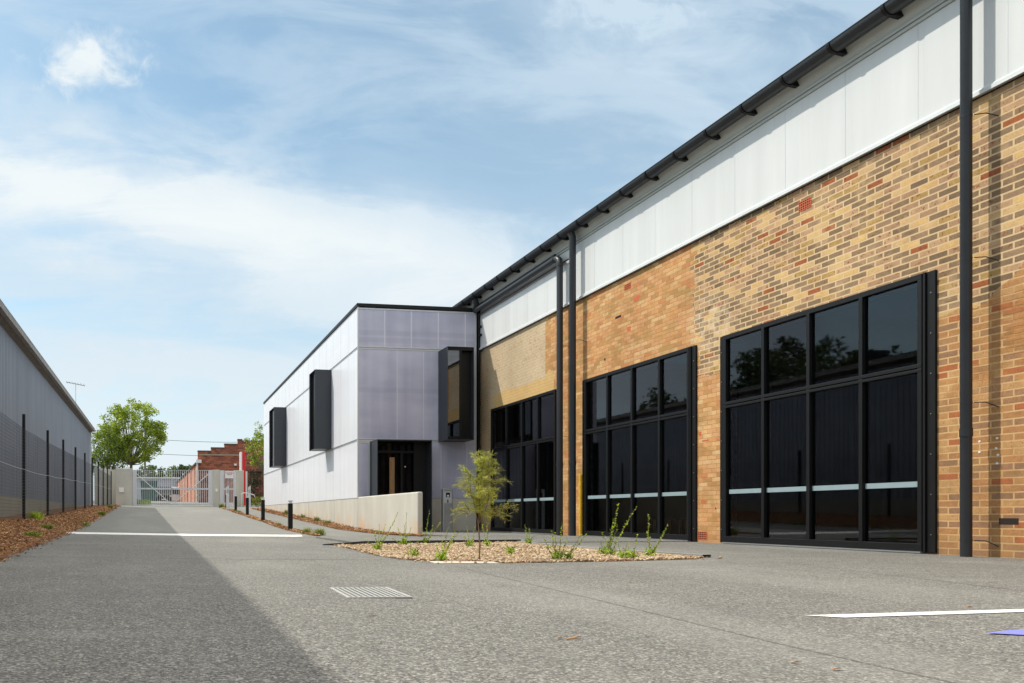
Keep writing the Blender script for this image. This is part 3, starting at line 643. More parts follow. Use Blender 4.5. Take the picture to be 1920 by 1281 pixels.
# windows
def window(y0, y1, cols, fl=(0.11, 0.12)):
    f = MB(); x0, x1 = BX-.07, BX+.06
    fw = .055
    f.box(x0, x1, y0, y0+fw, .06, HEAD-.03); f.box(x0, x1, y1-fw, y1, .06, HEAD-.03)
    f.box(x0-.002, x1, y0, y1, HEAD-.03, HEAD+.045); f.box(x0-.002, x1, y0, y1, .03, .13)
    f.box(x0-.004, x1, y0+.001, y1-.001, 2.37, 2.41); f.box(x0-.004, x1, y0+.001, y1-.001, 2.425, 2.475)
    for m_ in cols: f.box(x0-.003, x1, m_-.028, m_+.028, .12, HEAD-.02)
    fr_ = f.build('window', 'black', bb, bevel=.004)
    g = MB(); ed = [y0+fw]+sorted(cols)+[y1-fw]
    for a, c in zip(ed, ed[1:]):
        g.add([(BX-.02, a+.02, .12), (BX-.02, c-.02, .12), (BX-.02, c-.02, 2.38), (BX-.02, a+.02, 2.38)], [(0, 3, 2, 1)])
        g.add([(BX-.022, a+.02, 2.46), (BX-.022, c-.02, 2.46), (BX-.022, c-.02, HEAD-.03), (BX-.022, a+.02, HEAD-.03)], [(0, 3, 2, 1)])
    g.build('pane', 'glass', fr_)
    g = MB()
    for a, c in zip(ed, ed[1:]): g.box(BX-.026, BX-.0225, a+.032, c-.032, .872, .945)
    g.build('safety_strip', 'strip', fr_)
    g = MB().box(BX-.09, BX+.05, y0, y1, .008, .028); g.build('threshold', 'steel', fr_)
    return fr_
w1 = window(17.18, 20.76, [18.03, 18.88, 19.78])
w2 = window(12.49, 15.90, [13.32, 14.17, 15.02])
w3 = window(8.25, 11.64, [9.09, 9.94, 10.79])
for wn, yy_ in ((w2, ((12.355, 12.485), (15.905, 16.03))), (w3, ((8.11, 8.245), (11.645, 11.755)))):
    for j, (a, c) in enumerate(yy_):
        b = MB().box(BX-.035, BX+.02, a, c, .02, HEAD+.05); b.box(BX-.06, BX-.035, a if j else c-.03, a+.03 if j else c, .02, HEAD+.05)
        fo = b.build('flange', 'black', wn, bevel=.003)
        yb_ = (a+c)/2+(.02 if j else -.02); b1 = MB().tube([(BX-.043, yb_, .25), (BX-.032, yb_, .25)], .008, 6).build('bolt', 'bolt', wn)
        for i in range(1, 7): c1_ = b1.copy(); C.objects.link(c1_); c1_.location.z = .52*i
b = MB().box(BX-.05, BX-.001, 16.06, 16.15, .01, 1.45); b.box(BX-.052, BX-.001, 16.035, 16.075, .01, 1.452)
tag(b.build('corner_guard', 'yellow', bb, bevel=.003), 'yellow painted steel corner guard beside the middle window')
# vents and flaws in the brickwork
def vent(y0, y1, z0, z1, nx, nz):
    b = MB(); e = .012; W, H_ = y1-y0, z1-z0; b.m = 0
    b.box(BX-.006, BX+.01, y0, y1, z0, z0+e); b.box(BX-.006, BX+.01, y0, y1, z1-e, z1); b.box(BX-.006, BX+.01, y0, y0+e, z0+e, z1-e); b.box(BX-.006, BX+.01, y1-e, y1, z0+e, z1-e)
    for i in range(1, nx): yv = y0+W*i/nx; b.box(BX-.005, BX+.01, yv-.006, yv+.006, z0+e, z1-e)
    for i in range(1, nz): zv = z0+H_*i/nz; b.box(BX-.0045, BX+.01, y0+e, y1-e, zv-.006, zv+.006)
    b.m = 1; b.box(BX-.001, BX+.009, y0+.01, y1-.01, z0+.01, z1-.01)
    b.build('air_vent', ['terracotta', 'hole'], bb)
vent(9.95, 10.17, 5.22, 5.375, 6, 4); vent(14.29, 14.50, 5.30, 5.42, 5, 3); vent(12.11, 12.33, 0.05, .20, 5, 4)
for y, z, wd, h in ((14.72, 4.80, .20, .05), (7.31, .43, .20, .075), (11.9, .62, .02, .03), (15.2, 3.98, .05, .05)): MB().box(BX-.002, BX+.03, y-wd/2, y+wd/2, z-h/2, z+h/2).build('missing_brick', 'hole', bb)
for y, z, wd, h in ((14.1, 5.02, .18, .10), (14.35, 4.45, .11, .09), (12.15, 1.86, .15, .03), (12.2, .75, .1, .05), (12.28, 2.0, .06, .08)): MB().box(BX-.002, BX+.03, y-wd/2, y+wd/2, z-h/2, z+h/2).build('broken_brick', 'terracotta', bb)
b = MB()
for y, z in ((7.43, 1.42), (7.44, 1.30), (7.42, 1.22), (7.43, 1.12), (7.62, 1.40), (7.62, 1.27)): b.tube([(BX-.004, y, z), (BX+.01, y, z)], .014, 7)
b.build('plaster_spot', 'whitepaint', bb)
# downpipes
def downpipe(px, py, r, ztop, collar, brz, elbow=False):
    b = MB()
    if elbow:
        pts = [(px+.02, 22.0, ztop), (px, py+.22, ztop), (px, py+.10, ztop-.02), (px, py+.02, ztop-.09), (px, py, ztop-.2), (px, py, 0.0)]
    else: pts = [(GX+.0, py, GZ-.10), (px, py, GZ-.22), (px, py, 0.0)]
    b.tube(pts, r, 20); o = b.build('downpipe', 'charcoal', bb, smooth=True)
    b = MB()
    for z in collar: b.tube([(px, py, z-.05), (px, py, z+.05)], r+.006, 20)
    if elbow: b.tube([(px, py, ztop-.24), (px, py, ztop-.17)], r+.01, 20); b.tube([(px, py+.20, ztop), (px, py+.28, ztop)], r+.01, 20)
    b.build('collar', 'charcoal', o, smooth=True)
    b = MB()
    for z in brz:
        b.tube([(px, py, z-.006), (px, py, z+.006)], r+.003, 20)
        b.tube([(px+.05, py-r*.9, z), (px+.14, py-r-.05, z-.005), (BX, py-r-.12, z-.07)], .006, 6)
    b.build('pipe_bracket', 'charcoal', o); return o
downpipe(9.67, 7.59, .056, 7.2, (1.50,), (.20, 1.86, 3.60, 5.32))
downpipe(9.665, 16.10, .075, 7.2, (1.72,), (2.4, 4.6))
downpipe(9.70, 16.72, .074, 6.80, (1.72,), (2.4, 4.6), True)
b = MB(); b.tube([(9.74, 22.0, 6.93), (9.74, 17.0, 6.93)], .03, 8); b.tube([(9.80, 22.0, 6.66), (9.80, 16.5, 6.66)], .02, 8); b.tube([(9.62, 21.4, 7.1), (9.68, 21.4, 6.95), (9.70, 21.55, 6.85)], .09, 10)
b.build('conduit', 'charcoal', bb, smooth=True)
b = MB(); b.box(9.80, 9.895, 21.62, 21.72, 0, 6.9); b.tube([(9.83, 21.55, .1), (9.83, 21.55, 6.9)], .035, 10)
b.box(9.79, 9.9, 21.40, 21.60, 6.0, 6.06); b.build('gap_filler', 'black', bb)
# the dark hall behind the glass
b = MB(); b.add([(10.21, 4.5, .031), (17.4, 4.5, .031), (17.4, 22, .031), (10.21, 22, .031)], [(0, 1, 2, 3)]); b.build('interior_floor', 'roomfloor', bb)
b = MB()
b.add([(17.4, 4.5, 0), (17.4, 22, 0), (17.4, 22, 5), (17.4, 4.5, 5)], [(0, 1, 2, 3)]); b.add([(10.2, 4.5, 0), (17.4, 4.5, 0), (17.4, 4.5, 5), (10.2, 4.5, 5)], [(0, 1, 2, 3)])
b.add([(10.2, 22, 0), (17.4, 22, 0), (17.4, 22, 5), (10.2, 22, 5)], [(0, 1, 2, 3)]); b.add([(10.2, 4.5, 5), (17.4, 4.5, 5), (17.4, 22, 5), (10.2, 22, 5)], [(0, 1, 2, 3)])
b.build('interior_wall', 'roomdark', bb)

def bench(x, y, L, lab):
    t = thing('bench', (x, y, .031), lab, 'bench', 'low yellow framed benches inside the hall')
    b = MB().box(x-.22, x+.22, y-L/2, y+L/2, .40, .425); b.build('seat', 'charcoal', t)
    for sy in (-1, 1):
        for sx in (-1, 1): MB().box(x+sx*.19-.02, x+sx*.19+.02, y+sy*(L/2-.03)-.02, y+sy*(L/2-.03)+.02, .032, .40).build('leg', 'yellowsteel', t)
bench(11.5, 15.05, .9, 'low bench with yellow legs behind the middle window, far one'); bench(11.5, 14.0, .9, 'low bench with yellow legs behind the middle window, near one')
bench(11.5, 20.2, .9, 'low bench with yellow legs behind the far window')

# ------------------------------------------------------------------ white polycarbonate building
wb = thing('white_annex', (6, 21.6, 0), 'white polycarbonate clad annex with black window boxes and concrete plinth', 'building')
X0, X1, Y0, Y1, TOP = 5.99, 9.76, 21.6, 41.4, 6.86
J1, J2, PL = 5.56, 2.77, 1.02
b = MB()
for z0, z1 in ((PL, J2-.03), (J2+.03, J1-.03), (J1+.03, TOP-.1)): b.box(X0, X1, Y0, Y1, z0, z1)
b.build('wall', 'polycarbonate', wb)
b = MB().box(X0+.012, X1-.012, Y0+.012, Y1-.012, PL, TOP-.1); b.build('wall_core', 'alu', wb)
b = MB()
for z in (J1, J2):                                       # aluminium joiners round both faces
    b.box(X0-.010, X0+.02, Y0-.01, Y1, z-.035, z-.018); b.box(X0-.010, X0+.02, Y0-.01, Y1, z+.018, z+.035)
    b.box(X0+.021, X1-.05, Y0-.012, Y0+.02, z-.045, z-.012); b.box(X0+.021, X1-.05, Y0-.012, Y0+.02, z+.012, z+.045)
b.box(X0-.012, X0+.03, Y0-.014, Y0+.02, PL, TOP-.08); b.box(X1-.055, X1+.004, Y0-.014, Y0+.02, PL, TOP-.08)
b.box(X0+.031, X1-.056, Y0-.014, Y0+.02, TOP-.145, TOP-.10); b.box(X0-.010, X0+.02, Y0+.021, Y1, TOP-.12, TOP-.10)
b.box(6.30, 6.36, Y0-.016, Y0+.02, PL, J2-.047); b.box(6.031, 6.299, Y0-.013, Y0+.02, J2-.10, J2-.05)
b.build('joiner', 'alu', wb, bevel=.002)
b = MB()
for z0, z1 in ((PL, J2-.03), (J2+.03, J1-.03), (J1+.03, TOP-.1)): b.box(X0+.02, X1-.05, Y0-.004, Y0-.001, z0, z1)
b.build('front_panel', 'polyshade', wb)
b = MB()
for x in (6.83, 7.67, 8.53, 9.40): b.box(x-.02, x+.02, Y0-.0065, Y0+.01, J1+.05, TOP-.15)
for x in (7.22, 8.06): b.box(x-.012, x+.012, Y0-.0065, Y0+.01, J2+.05, J1-.05)
for x in (8.62, 9.45): b.box(x-.012, x+.012, Y0-.0065, Y0+.01, PL+.01, J2-.05)
for y in fr(22.65, 40.5, 17): b.box(X0-.0025, X0+.01, y-.006, y+.006, PL, TOP-.13)
b.build('panel_stud', 'studwhite', wb)
b = MB().box(X0-.03, X1+.01, Y0-.03, Y1+.03, TOP-.075, TOP+.03); b.box(X0+.1, X1-.1, Y0+.1, Y1-.1, TOP+.03, TOP+.05); b.build('roof', 'black', wb, bevel=.004)
b = MB().box(X0+.001, X1, Y0+.001, Y1, -.2, PL-.012); b.build('plinth', 'concrete', wb)
b = MB().box(X0-.006, X1, Y0-.006, Y1, PL-.012, PL); b.build('plinth_flashing', 'steel', wb)
b = MB()
for y in (24.6, 28.9, 33.2, 37.5): b.box(X0-.001, X0+.003, y-.006, y+.006, 0, PL-.013)
b.build('plinth_joint', 'joint', wb)
def frame_box(name, side, a0, a1, z0, z1, p, lab=None):
    """a projecting steel window box: side 's' stands off the long face, 'f' off the front face"""
    t = .012; ob = MB()
    if side == 's':
        xo, xi = X0-p, X0-.002
        ob.box(xo, xi, a0, a0+t, z0, z1); ob.box(xo, xi, a1-t, a1, z0, z1); ob.box(xo, xi, a0+t, a1-t, z1-t, z1); ob.box(xo, xi, a0+t, a1-t, z0, z0+t)
        o = ob.build(name, 'boxgrey', wb)
        MB().box(xo+.10, xo+.12, a0+t, a1-t, z0+t, z1-t).build('pane', 'blackgloss', o)
        MB().box(xo+.05, xo+.09, a0+t, a0+.06, z0+t, z1-t).box(xo+.05, xo+.09, a1-.06, a1-t, z0+t, z1-t).build('frame', 'black', o)
    return o
frame_box('window_box', 's', 24.99, 25.95, 2.79, 5.54, .59)
frame_box('window_box', 's', 34.03, 35.5, 2.79, 5.54, .59)
# front window box
p = .73; yo = Y0-p; t = .012
b = MB(); xa, xb, z0, z1 = 8.53, 9.36, 2.74, 5.51
b.box(xa, xa+t, yo, Y0-.002, z0, z1); b.box(xb-t, xb, yo, Y0-.002, z0, z1); b.box(xa+t, xb-t, yo, Y0-.002, z1-t, z1); b.box(xa+t, xb-t, yo, Y0-.002, z0, z0+t)
o = b.build('window_box', 'boxgrey', wb)
MB().add([(xa+t, yo+.055, z0+.10), (xa+.40, yo+.055, z0+.10), (xa+.40, yo+.055, z1-.10), (xa+t, yo+.055, z1-.10)], [(0, 1, 2, 3)]).build('pane', 'glasscoat', o)
b = MB().box(xa+t, xb-t, yo+.03, yo+.10, z1-.10, z1-t); b.box(xa+t, xb-t, yo+.03, yo+.10, z0+t, z0+.10); b.box(xa+.40, xa+.46, yo+.03, yo+.10, z0+.1, z1-.1); b.box(xa+.46, xb-t, yo+.20, yo+.22, z0+.1, z1-.1); b.box(xa+.46, xa+.47, yo+.1, yo+.2, z0+.1, z1-.1)
b.box(xa+t, xb-t, Y0-.02, Y0-.005, z0+.1, z1-.1)
b.build('frame', 'black', o)
# entrance portal
xa, xb, z1 = 6.37, 8.05, 2.72
b = MB(); b.box(xa, xa+.02, yo, Y0-.002, .02, z1); b.box(xb-.02, xb, yo, Y0-.002, .02, z1); b.box(xa+.02, xb-.02, yo, Y0-.002, z1-.03, z1)
o = b.build('entrance_portal', 'boxgrey', wb)
b = MB(); b.box(xa+.02, xb-.02, Y0-.30, Y0-.24, 2.36, 2.43); b.box(xa+.02, xa+.07, Y0-.30, Y0-.24, .02, z1-.03); b.box(7.23, 7.29, Y0-.30, Y0-.24, .02, 2.36); b.box(xb-.42, xb-.02, Y0-.32, Y0-.22, .02, z1-.03); b.box(xa+.07, 7.23, Y0-.30, Y0-.24, .02, .14)
b.build('frame', 'black', o)
b = MB(); yq = Y0-.27
for (u0, u1, v0, v1) in ((xa+.07, 7.23, .14, 2.36), (7.29, xb-.42, .1, 2.36), (xa+.07, xb-.42, 2.43, z1-.03)): b.add([(u0, yq, v0), (u1, yq, v0), (u1, yq, v1), (u0, yq, v1)], [(0, 1, 2, 3)])
b.build('pane', 'glassdoor', o)
b = MB().box(6.86, 7.02, Y0-.38, Y0-.33, .35, 2.22); b.build('door_handle', 'timber', o, bevel=.01)
b = MB().box(xa+.02, xb-.02, Y0-.02, Y0-.004, .02, z1-.03); b.build('lobby_back', 'lobby', o)
b = MB().tube([(7.38, Y0-.276, 1.95), (7.38, Y0-.27, 1.95)], .02, 10); b.build('door_highlight', 'whitepaint', o)  # white disc drawn as the small highlight on the door glass
# security camera at the top right of the gap
b = MB().box(9.80, 9.88, 21.42, 21.55, 6.25, 6.32); b.tube([(9.82, 21.4, 5.55), (9.80, 21.3, 5.50)], .03, 8); b.build('wall_lamp', 'black', wb)

rw = thing('ramp_wall', (6, 19, 0), 'low pale concrete ramp wall in front of the entrance', 'wall')
b = MB().box(5.985, 6.115, 16.42, 21.59, -.2, 1.04); b.build('wall', 'concrete', rw, bevel=.03)
pc = thing('intercom_pedestal', (8.55, 20.6, 0), 'grey steel intercom pedestal beside the entrance door', 'intercom')
px, py = 8.28, 20.6
b = MB().box(px, px+.30, py, py+.14, .012, 1.27); b.build('post', 'steel', pc, bevel=.02)
MB().box(px-.07, px+.36, py-.05, py+.2, -.01, .018).build('base', 'steel', pc)
b = MB().box(px+.03, px+.27, py-.006, py-.0005, .84, 1.22); b.build('panel', 'galv', pc, bevel=.003)
b = MB().box(px+.09, px+.21, py-.012, py-.0062, 1.02, 1.15); b.box(px+.13, px+.16, py-.012, py-.0062, .86, .95); b.build('screen', 'black', pc)
MB().tube([(px+.15, py-.016, 1.06), (px+.15, py-.0122, 1.06)], .03, 14).build('button', 'whitepaint', pc)
MB().box(px+.02, px+.28, py-.03, py-.001, 1.225, 1.245).build('hood', 'steel', pc)

# ------------------------------------------------------------------ drain grate
gx, gy, gz = 1.37, 4.68, -.003
t = thing('drain_grate', (gx, gy, gz), 'galvanised steel drain grate set in the near asphalt', 'drain grate')
a = R(-3); ux, uy = Vector((math.cos(a), math.sin(a), 0)), Vector((-math.sin(a), math.cos(a), 0)); O = Vector((gx, gy, gz))
z_ = Vector((0, 0, 1)); b = MB()
for s_ in (-1, 1):
    b.obox(O+ux*s_*.192+z_*.003, ux*.012, uy*.31, z_*.004); b.obox(O+uy*s_*.30+z_*.003, ux*.179, uy*.010, z_*.004)
b.build('frame', 'grate', t)
b = MB()
for i in range(10): b.obox(O+ux*(-.157+.314*i/9)+z_*.004, ux*.0065, uy*.288, z_*.0028)
for i in range(10): b.obox(O+uy*(-.255+.51*i/9)+z_*.0038, ux*.177, uy*.006, z_*.0025)
b.build('bars', 'grate', t)
MB().obox(O+z_*.0005, ux*.178, uy*.288, z_*.0012).build('pit_shade', 'hole', t)  # flat dark plate painted for the shade below the bars

# ------------------------------------------------------------------ metal warehouse on the left
lw = thing('metal_warehouse', (-4, 12, .3), 'long grey corrugated metal warehouse behind the mesh fence', 'building')
b = MB(); LX = -4.0; y = -22.0; prof = []
while y < 44.9:
    prof += [(LX, y), (LX, y+.11), (LX+.028, y+.125), (LX+.028, y+.165), (LX, y+.18)]; y += .19
for (xa_, ya_), (xb_, yb_) in zip(prof, prof[1:]): b.add([(xa_, ya_, .9), (xb_, yb_, .9), (xb_, yb_, 5.4), (xa_, ya_, 5.4)], [(0, 1, 2, 3)])
b.build('wall', 'corrugated', lw)
b = MB().box(LX-.2, LX+.06, -22, 45, -.2, 1.0); b.build('concrete_base', 'oldconcrete', lw)
b = MB().box(LX-8, LX-.02, 44.8, 45.0, -.2, 5.4); b.box(-20, -19.8, -22, 45, -.2, 5.3); b.build('rear_wall', 'corrugated', lw)
b = MB().prism([(-3.70, 5.47), (-3.70, 5.60), (-3.69, 5.635), (-3.715, 5.635), (-3.72, 5.49), (-3.83, 5.49), (-3.83, 5.47)], -22, 45.15)
b.build('gutter', 'gutterold', lw)
b = MB().prism([(-3.84, 5.47), (-4.02, 5.34), (-4.2, 5.34), (-4.2, 5.6), (-3.84, 5.6)], -22, 45.1); b.build('soffit', 'eavedark', lw)
b = MB().prism([(-3.74, 5.61), (-12, 7.05), (-20.3, 5.6), (-20.3, 5.5), (-12, 6.95), (-3.74, 5.58)], -22, 45.1); b.build('roof', 'roofmetal', lw)
b = MB().box(-4.05, -3.90, 44.98, 45.12, .9, 5.40); b.build('corner_trim', 'whitetrim', lw)
b = MB().tube([(-10, 26.8, 6.6), (-10, 26.8, 6.9)], .28, 14); b.tube([(-10, 26.8, 6.9), (-10, 26.8, 7.25), (-10, 26.8, 7.3)], .42, 16); b.build('roof_vent', 'black', lw)
an = thing('tv_antenna', (-4.6, 43.0, 5.7), 'thin television antenna on the roof of the grey warehouse', 'antenna')
MB().tube([(-4.6, 43.0, 5.7), (-4.6, 43.0, 7.95)], .022, 6).build('mast', 'silver', an)
b = MB(); b.bar((-5.10, 42.9, 8.02), (-4.08, 43.1, 7.86), .025)
for i in range(7): xx = -5.08+.16*i; zz = 8.015-.16*.157*i; b.bar((xx, 42.6-.02*i, zz), (xx, 43.3-.02*i, zz), .014)
b.build('boom', 'eavedark', an)
hs = thing('hose_reel', (-3.9, 14.4, 1.0), 'green hose reel at the left edge behind the fence', 'hose reel')
b = MB()
for j in range(3): b.tube([(-3.85+.035*j, 14.55+.19*math.cos(q*2*math.pi/20), 1.19+.19*math.sin(q*2*math.pi/20)) for q in range(21)], .02, 6)
b.build('hose', 'teal', hs); MB().box(-3.94, -3.86, 14.48, 14.62, .98, 1.25).build('holder', 'inkblack', hs)

# ------------------------------------------------------------------ black mesh fence
FX = -2.85
fe = thing('mesh_fence', (FX, 20, .4), 'tall black wire mesh fence with steel posts above the mulch', 'fence')
PY = [9.6, 13.0, 16.47, 19.97, 23.2, 26.6, 30.0, 33.3, 36.7, 40.0, 43.4, 46.87]
ht = lambda y: lerp(y, [(9, 2.42), (16.5, 2.30), (33.5, 2.22), (47, 2.15)])
for y in [6.2]+PY:
    z = zfence(y); MB().box(FX-.03, FX+.03, y-.03, y+.03, z-.1, z+ht(y)).build('post', 'black', fe)
b = MB(); mh = lambda y: ht(y)-.36
P2 = [3.0, 6.2]+PY
for y0, y1 in zip(P2, P2[1:]):                           # every wire of the welded mesh
    n_ = 30 if y0 < 22 else 22; z0, z1 = zfence(y0)+.02, zfence(y1)+.02; wr = .0029+max(0, (y0-12))*.00004
    for i in range(n_+1):
        f_ = i/n_; p_ = Vector((FX+.034, y0, z0+mh(y0)*f_)); q_ = Vector((FX+.034, y1, z1+mh(y1)*f_)); b.tube([p_, q_], wr, 3, False)
    m_ = int((y1-y0)/.09) if y0 < 24 else int((y1-y0)/.2)
    for i in range(m_):
        f_ = i/m_; y = y0+(y1-y0)*f_; z = z0+(z1-z0)*f_; h = mh(y0)+(mh(y1)-mh(y0))*f_
        b.tube([(FX+.036, y, z), (FX+.036, y, z+h)], wr*.9, 3, False)
b.build('mesh_panel', 'wiremesh', fe)
b = MB()
for y0, y1 in zip(P2, P2[1:]):
    a0, a1 = zfence(y0)+1.10*ht(y0)/2.3, zfence(y1)+1.10*ht(y1)/2.3
    b.tube([(FX+.04, y0+(y1-y0)*q/8, a0+(a1-a0)*q/8-.022*math.sin(math.pi*q/8)) for q in range(9)], .004, 5, False)
b.build('straining_wire', 'silver', fe)

# ------------------------------------------------------------------ gates and what stands at the far end of the drive
GY = 47.2
c_, s_n = math.cos(YAW), math.sin(YAW)
def px2x(px, Y): u = (px-495)/1381; return Y*(s_n+u*c_)/(c_-u*s_n)
def px2z(py, X, Y): return EYE+(965-py)/1381*(Y*c_+X*s_n)
def PZ(px, py, Y): X = px2x(px, Y); return X, px2z(py, X, Y)
def pillar(p0, p1, ytop, lab):
    x0, z1 = PZ(p0, ytop, GY); x1, _ = PZ(p1, ytop, GY); t = thing('concrete_pillar', ((x0+x1)/2, GY, zroad(x0, GY)), lab, 'pillar', 'concrete gate pillars')
    MB().box(x0, x1, GY, GY+.35, zroad(x0, GY)-.2, z1).build('shaft', 'concretegrey', t, bevel=.02); return t, x0, x1, z1
t1, *_ = pillar(217, 248, 878, 'wide concrete pillar left of the driveway gate with a small white box')
x_, z_b = PZ(227, 918, GY); MB().box(x_-.13, x_+.17, GY-.06, GY-.002, z_b-.17, z_b+.12).build('control_box', 'whitepaint', t1)
t2, *_ = pillar(399, 411.6, 881, 'narrow concrete pillar between the driveway gate and the side gate')
x_, z_b = PZ(406, 919, GY); MB().box(x_-.07, x_+.07, GY-.04, GY-.002, z_b-.1, z_b+.08).build('control_box', 'whitepaint', t2)
t3, *_ = pillar(443, 457, 882, 'concrete pillar right of the side gate, beside the red sign')
zg = px2z(947.5, 0, GY)
def leaf(pxa, pxb, side, lab):
    x0, zt = PZ(pxa, 881, GY); x1, _ = PZ(pxb, 881, GY)
    t = thing('gate_leaf', ((x0+x1)/2, GY+.1, zg), lab, 'gate', 'driveway gate leaves'); y = GY+.10
    xp = PZ(pxa+7.5, 0, GY)[0] if side < 0 else PZ(pxb-7.5, 0, GY)[0]
    if side < 0: MB().box(x0, xp, y-.05, y+.05, zg, zt).build('post', 'silver', t); xa_, xb_ = xp, x1
    else: MB().box(xp, x1, y-.05, y+.05, zg, zt).build('post', 'silver', t); xa_, xb_ = x0, xp
    b = MB(); n_ = int((xb_-xa_)/.125)
    for i in range(n_+1):
        x = xa_+(xb_-xa_)*i/n_; b.tube([(x, y, zg+.03), (x, y, zt-.02)], .0135, 6)
    b.build('bars', 'silver', t)
    b = MB().box(xa_, xb_, y-.02, y+.02, zg+.02, zg+.06); b.box(xa_, xb_, y-.015, y+.015, zt-.03, zt-.005); b.box(xa_-.05, xb_+.02, y-.07, y-.022, zg+1.0, zg+1.10); b.build('rail', 'galv', t)
    b = MB()
    if side < 0: b.bar((xa_, y-.04, zt-.25), (xb_, y-.04, zg+.05), .05)
    else: b.bar((xb_, y-.04, zt-.25), (xa_, y-.04, zg+.05), .05)
    b.build('brace', 'whitetrim', t)
leaf(248.6, 322, -1, 'left leaf of the silver barred driveway gate'); leaf(323, 398.6, 1, 'right leaf of the silver barred driveway gate')
# side gate with the sign
x0, zt = PZ(412, 882, GY); x1, _ = PZ(443, 882, GY)
t = thing('side_gate', ((x0+x1)/2, GY+.1, zg), 'small barred side gate between two concrete pillars', 'gate')
xm = PZ(420, 0, GY)[0]; xn = PZ(438, 0, GY)[0]
MB().box(x0, xm, GY+.04, GY+.1, zg, zt).build('side_panel', 'silver', t); MB().box(xn, x1-.02, GY+.04, GY+.12, zg, zt).build('post', 'galv', t)
b = MB()
for i in range(7): x = xm+.04+(xn-xm-.08)*i/6; b.box(x-.012, x+.012, GY+.06, GY+.09, zg+.05, zt)
b.box(xm, xn, GY+.05, GY+.1, zg+1.0, zg+1.1); b.build('bars', 'silver', t)
sx0, sz1 = PZ(422, 883.5, GY); sx1, sz0 = PZ(437.5, 897, GY)
t = thing('gate_sign', ((sx0+sx1)/2, GY, sz0), 'small white sign with red lettering fixed to the side gate', 'sign')
MB().box(sx0, sx1, GY+.01, GY+.03, sz0, sz1).build('board', 'signwhite', t)
def text(s, x, y, z, size, m, parent, name='lettering'):
    cu = bpy.data.curves.new(name, 'FONT'); cu.body = s; cu.size = size; cu.extrude = .002; cu.align_x = 'CENTER'; cu.materials.append(MATS[m])
    o_ = bpy.data.objects.new(name, cu); C.objects.link(o_); bpy.context.view_layer.update()
    me = bpy.data.meshes.new_from_object(o_.evaluated_get(bpy.context.evaluated_depsgraph_get())); bpy.data.objects.remove(o_)
    o = bpy.data.objects.new(name, me); C.objects.link(o); o.parent = parent; o.location = Vector((x, y, z))-OFF[parent.name]; o.rotation_euler = (R(90), 0, 0); return o
text('CRASH', (sx0+sx1)/2+.02, GY+.006, sz1-.17, .165, 'inkred', t); text('REPAIRS', (sx0+sx1)/2+.03, GY+.006, sz1-.25, .085, 'inkblack', t)
# red pylon sign
YS = 49.0; rx0, rz1 = PZ(450.6, 847, YS); rx1, _ = PZ(460, 847, YS); rz0 = zroad(6, YS)
t = thing('pylon_sign', ((rx0+rx1)/2, YS, rz0), 'tall narrow red pylon sign with a white side', 'sign')
MB().box(rx0+.12, rx1, YS, YS+.5, rz0, rz1).build('face', 'reddark', t); MB().box(rx0, rx0+.118, YS-.004, YS+.5, rz0+.6, rz1-.02).build('side_face', 'signwhite', t)
MB().box(rx1+.02, rx1+.14, YS, YS+.12, rz0, rz0+2.3).build('post', 'whitetrim', t)

# bollards
def bollard():
    t = thing('bollard', (3.95, 0, 0), 'x', 'bollard', 'black bollards along the footpath')
    o = MB().box(3.885, 4.015, -.065, .065, -.2, .80).build('post', 'black', t, bevel=.006)
    MB().box(3.90, 4.0, -.05, .05, .80, .86).build('lamp', 'signwhite', t); MB().box(3.883, 4.017, -.067, .067, .86, .885).build('cap', 'galv', t); return t
BY = [21.65, 27.4, 32.6, 37.6, 43.0]; b0 = bollard()
labs = ['nearest black bollard with a white cap, tallest in view', 'second black bollard from the near end of the row', 'middle black bollard of the row beside the driveway', 'fourth black bollard along the row, before the side gate', 'farthest black bollard, by the concrete gate pillar']
BXs = [3.93, 3.93, 3.97, 3.98, 4.02]
for i, y in enumerate(BY):
    o = b0 if i == 0 else copy_tree(b0)
    o['label'] = labs[i]; o.location = (BXs[i], y, zroad(BXs[i], y))
# galvanised posts with slanted tops
def slat_post(px, pyb, pyt, Y, lab):
    x, zb_ = PZ(px, pyb, Y); zt_ = px2z(pyt, x, Y)
    t = thing('steel_post', (x, Y, zb_), lab, 'post', 'galvanised posts near the side gate')
    MB().add([(x-.08, Y, zb_-.1), (x+.08, Y, zb_-.1), (x+.08, Y, zt_), (x-.08, Y, zt_-.12), (x-.08, Y+.06, zb_-.1), (x+.08, Y+.06, zb_-.1), (x+.08, Y+.06, zt_), (x-.08, Y+.06, zt_-.12)],
             [(0, 1, 2, 3), (7, 6, 5, 4), (0, 4, 5, 1), (1, 5, 6, 2), (2, 6, 7, 3), (3, 7, 4, 0)]).build('shaft', 'galv', t)
    MB().box(x-.05, x+.05, Y-.02, Y-.002, zt_-.45, zt_-.25).build('plate', 'steel', t)
slat_post(427, 957, 909.5, 40.5, 'galvanised post with a slanted top between the far bollards'); slat_post(467.7, 949, 910.5, 45.5, 'galvanised post with a slanted top right of the red sign')
hx, hz = PZ(462, 925, 46.5); hx2, hz2 = PZ(478, 929, 46.5)
t = thing('hoop_rail', (hx, 46.5, zroad(hx, 46.5)), 'curved white hoop rail before the black palisade fence', 'rail')
MB().tube([(hx-.3, 46.5, zroad(5, 46)), (hx-.3, 46.5, hz-.05), (hx-.2, 46.5, hz+.02), (hx+.1, 46.5, hz), (hx2-.05, 46.5, hz2+.02), (hx2, 46.5, hz2-.12)], .03, 8).build('tube', 'whitetrim', t)

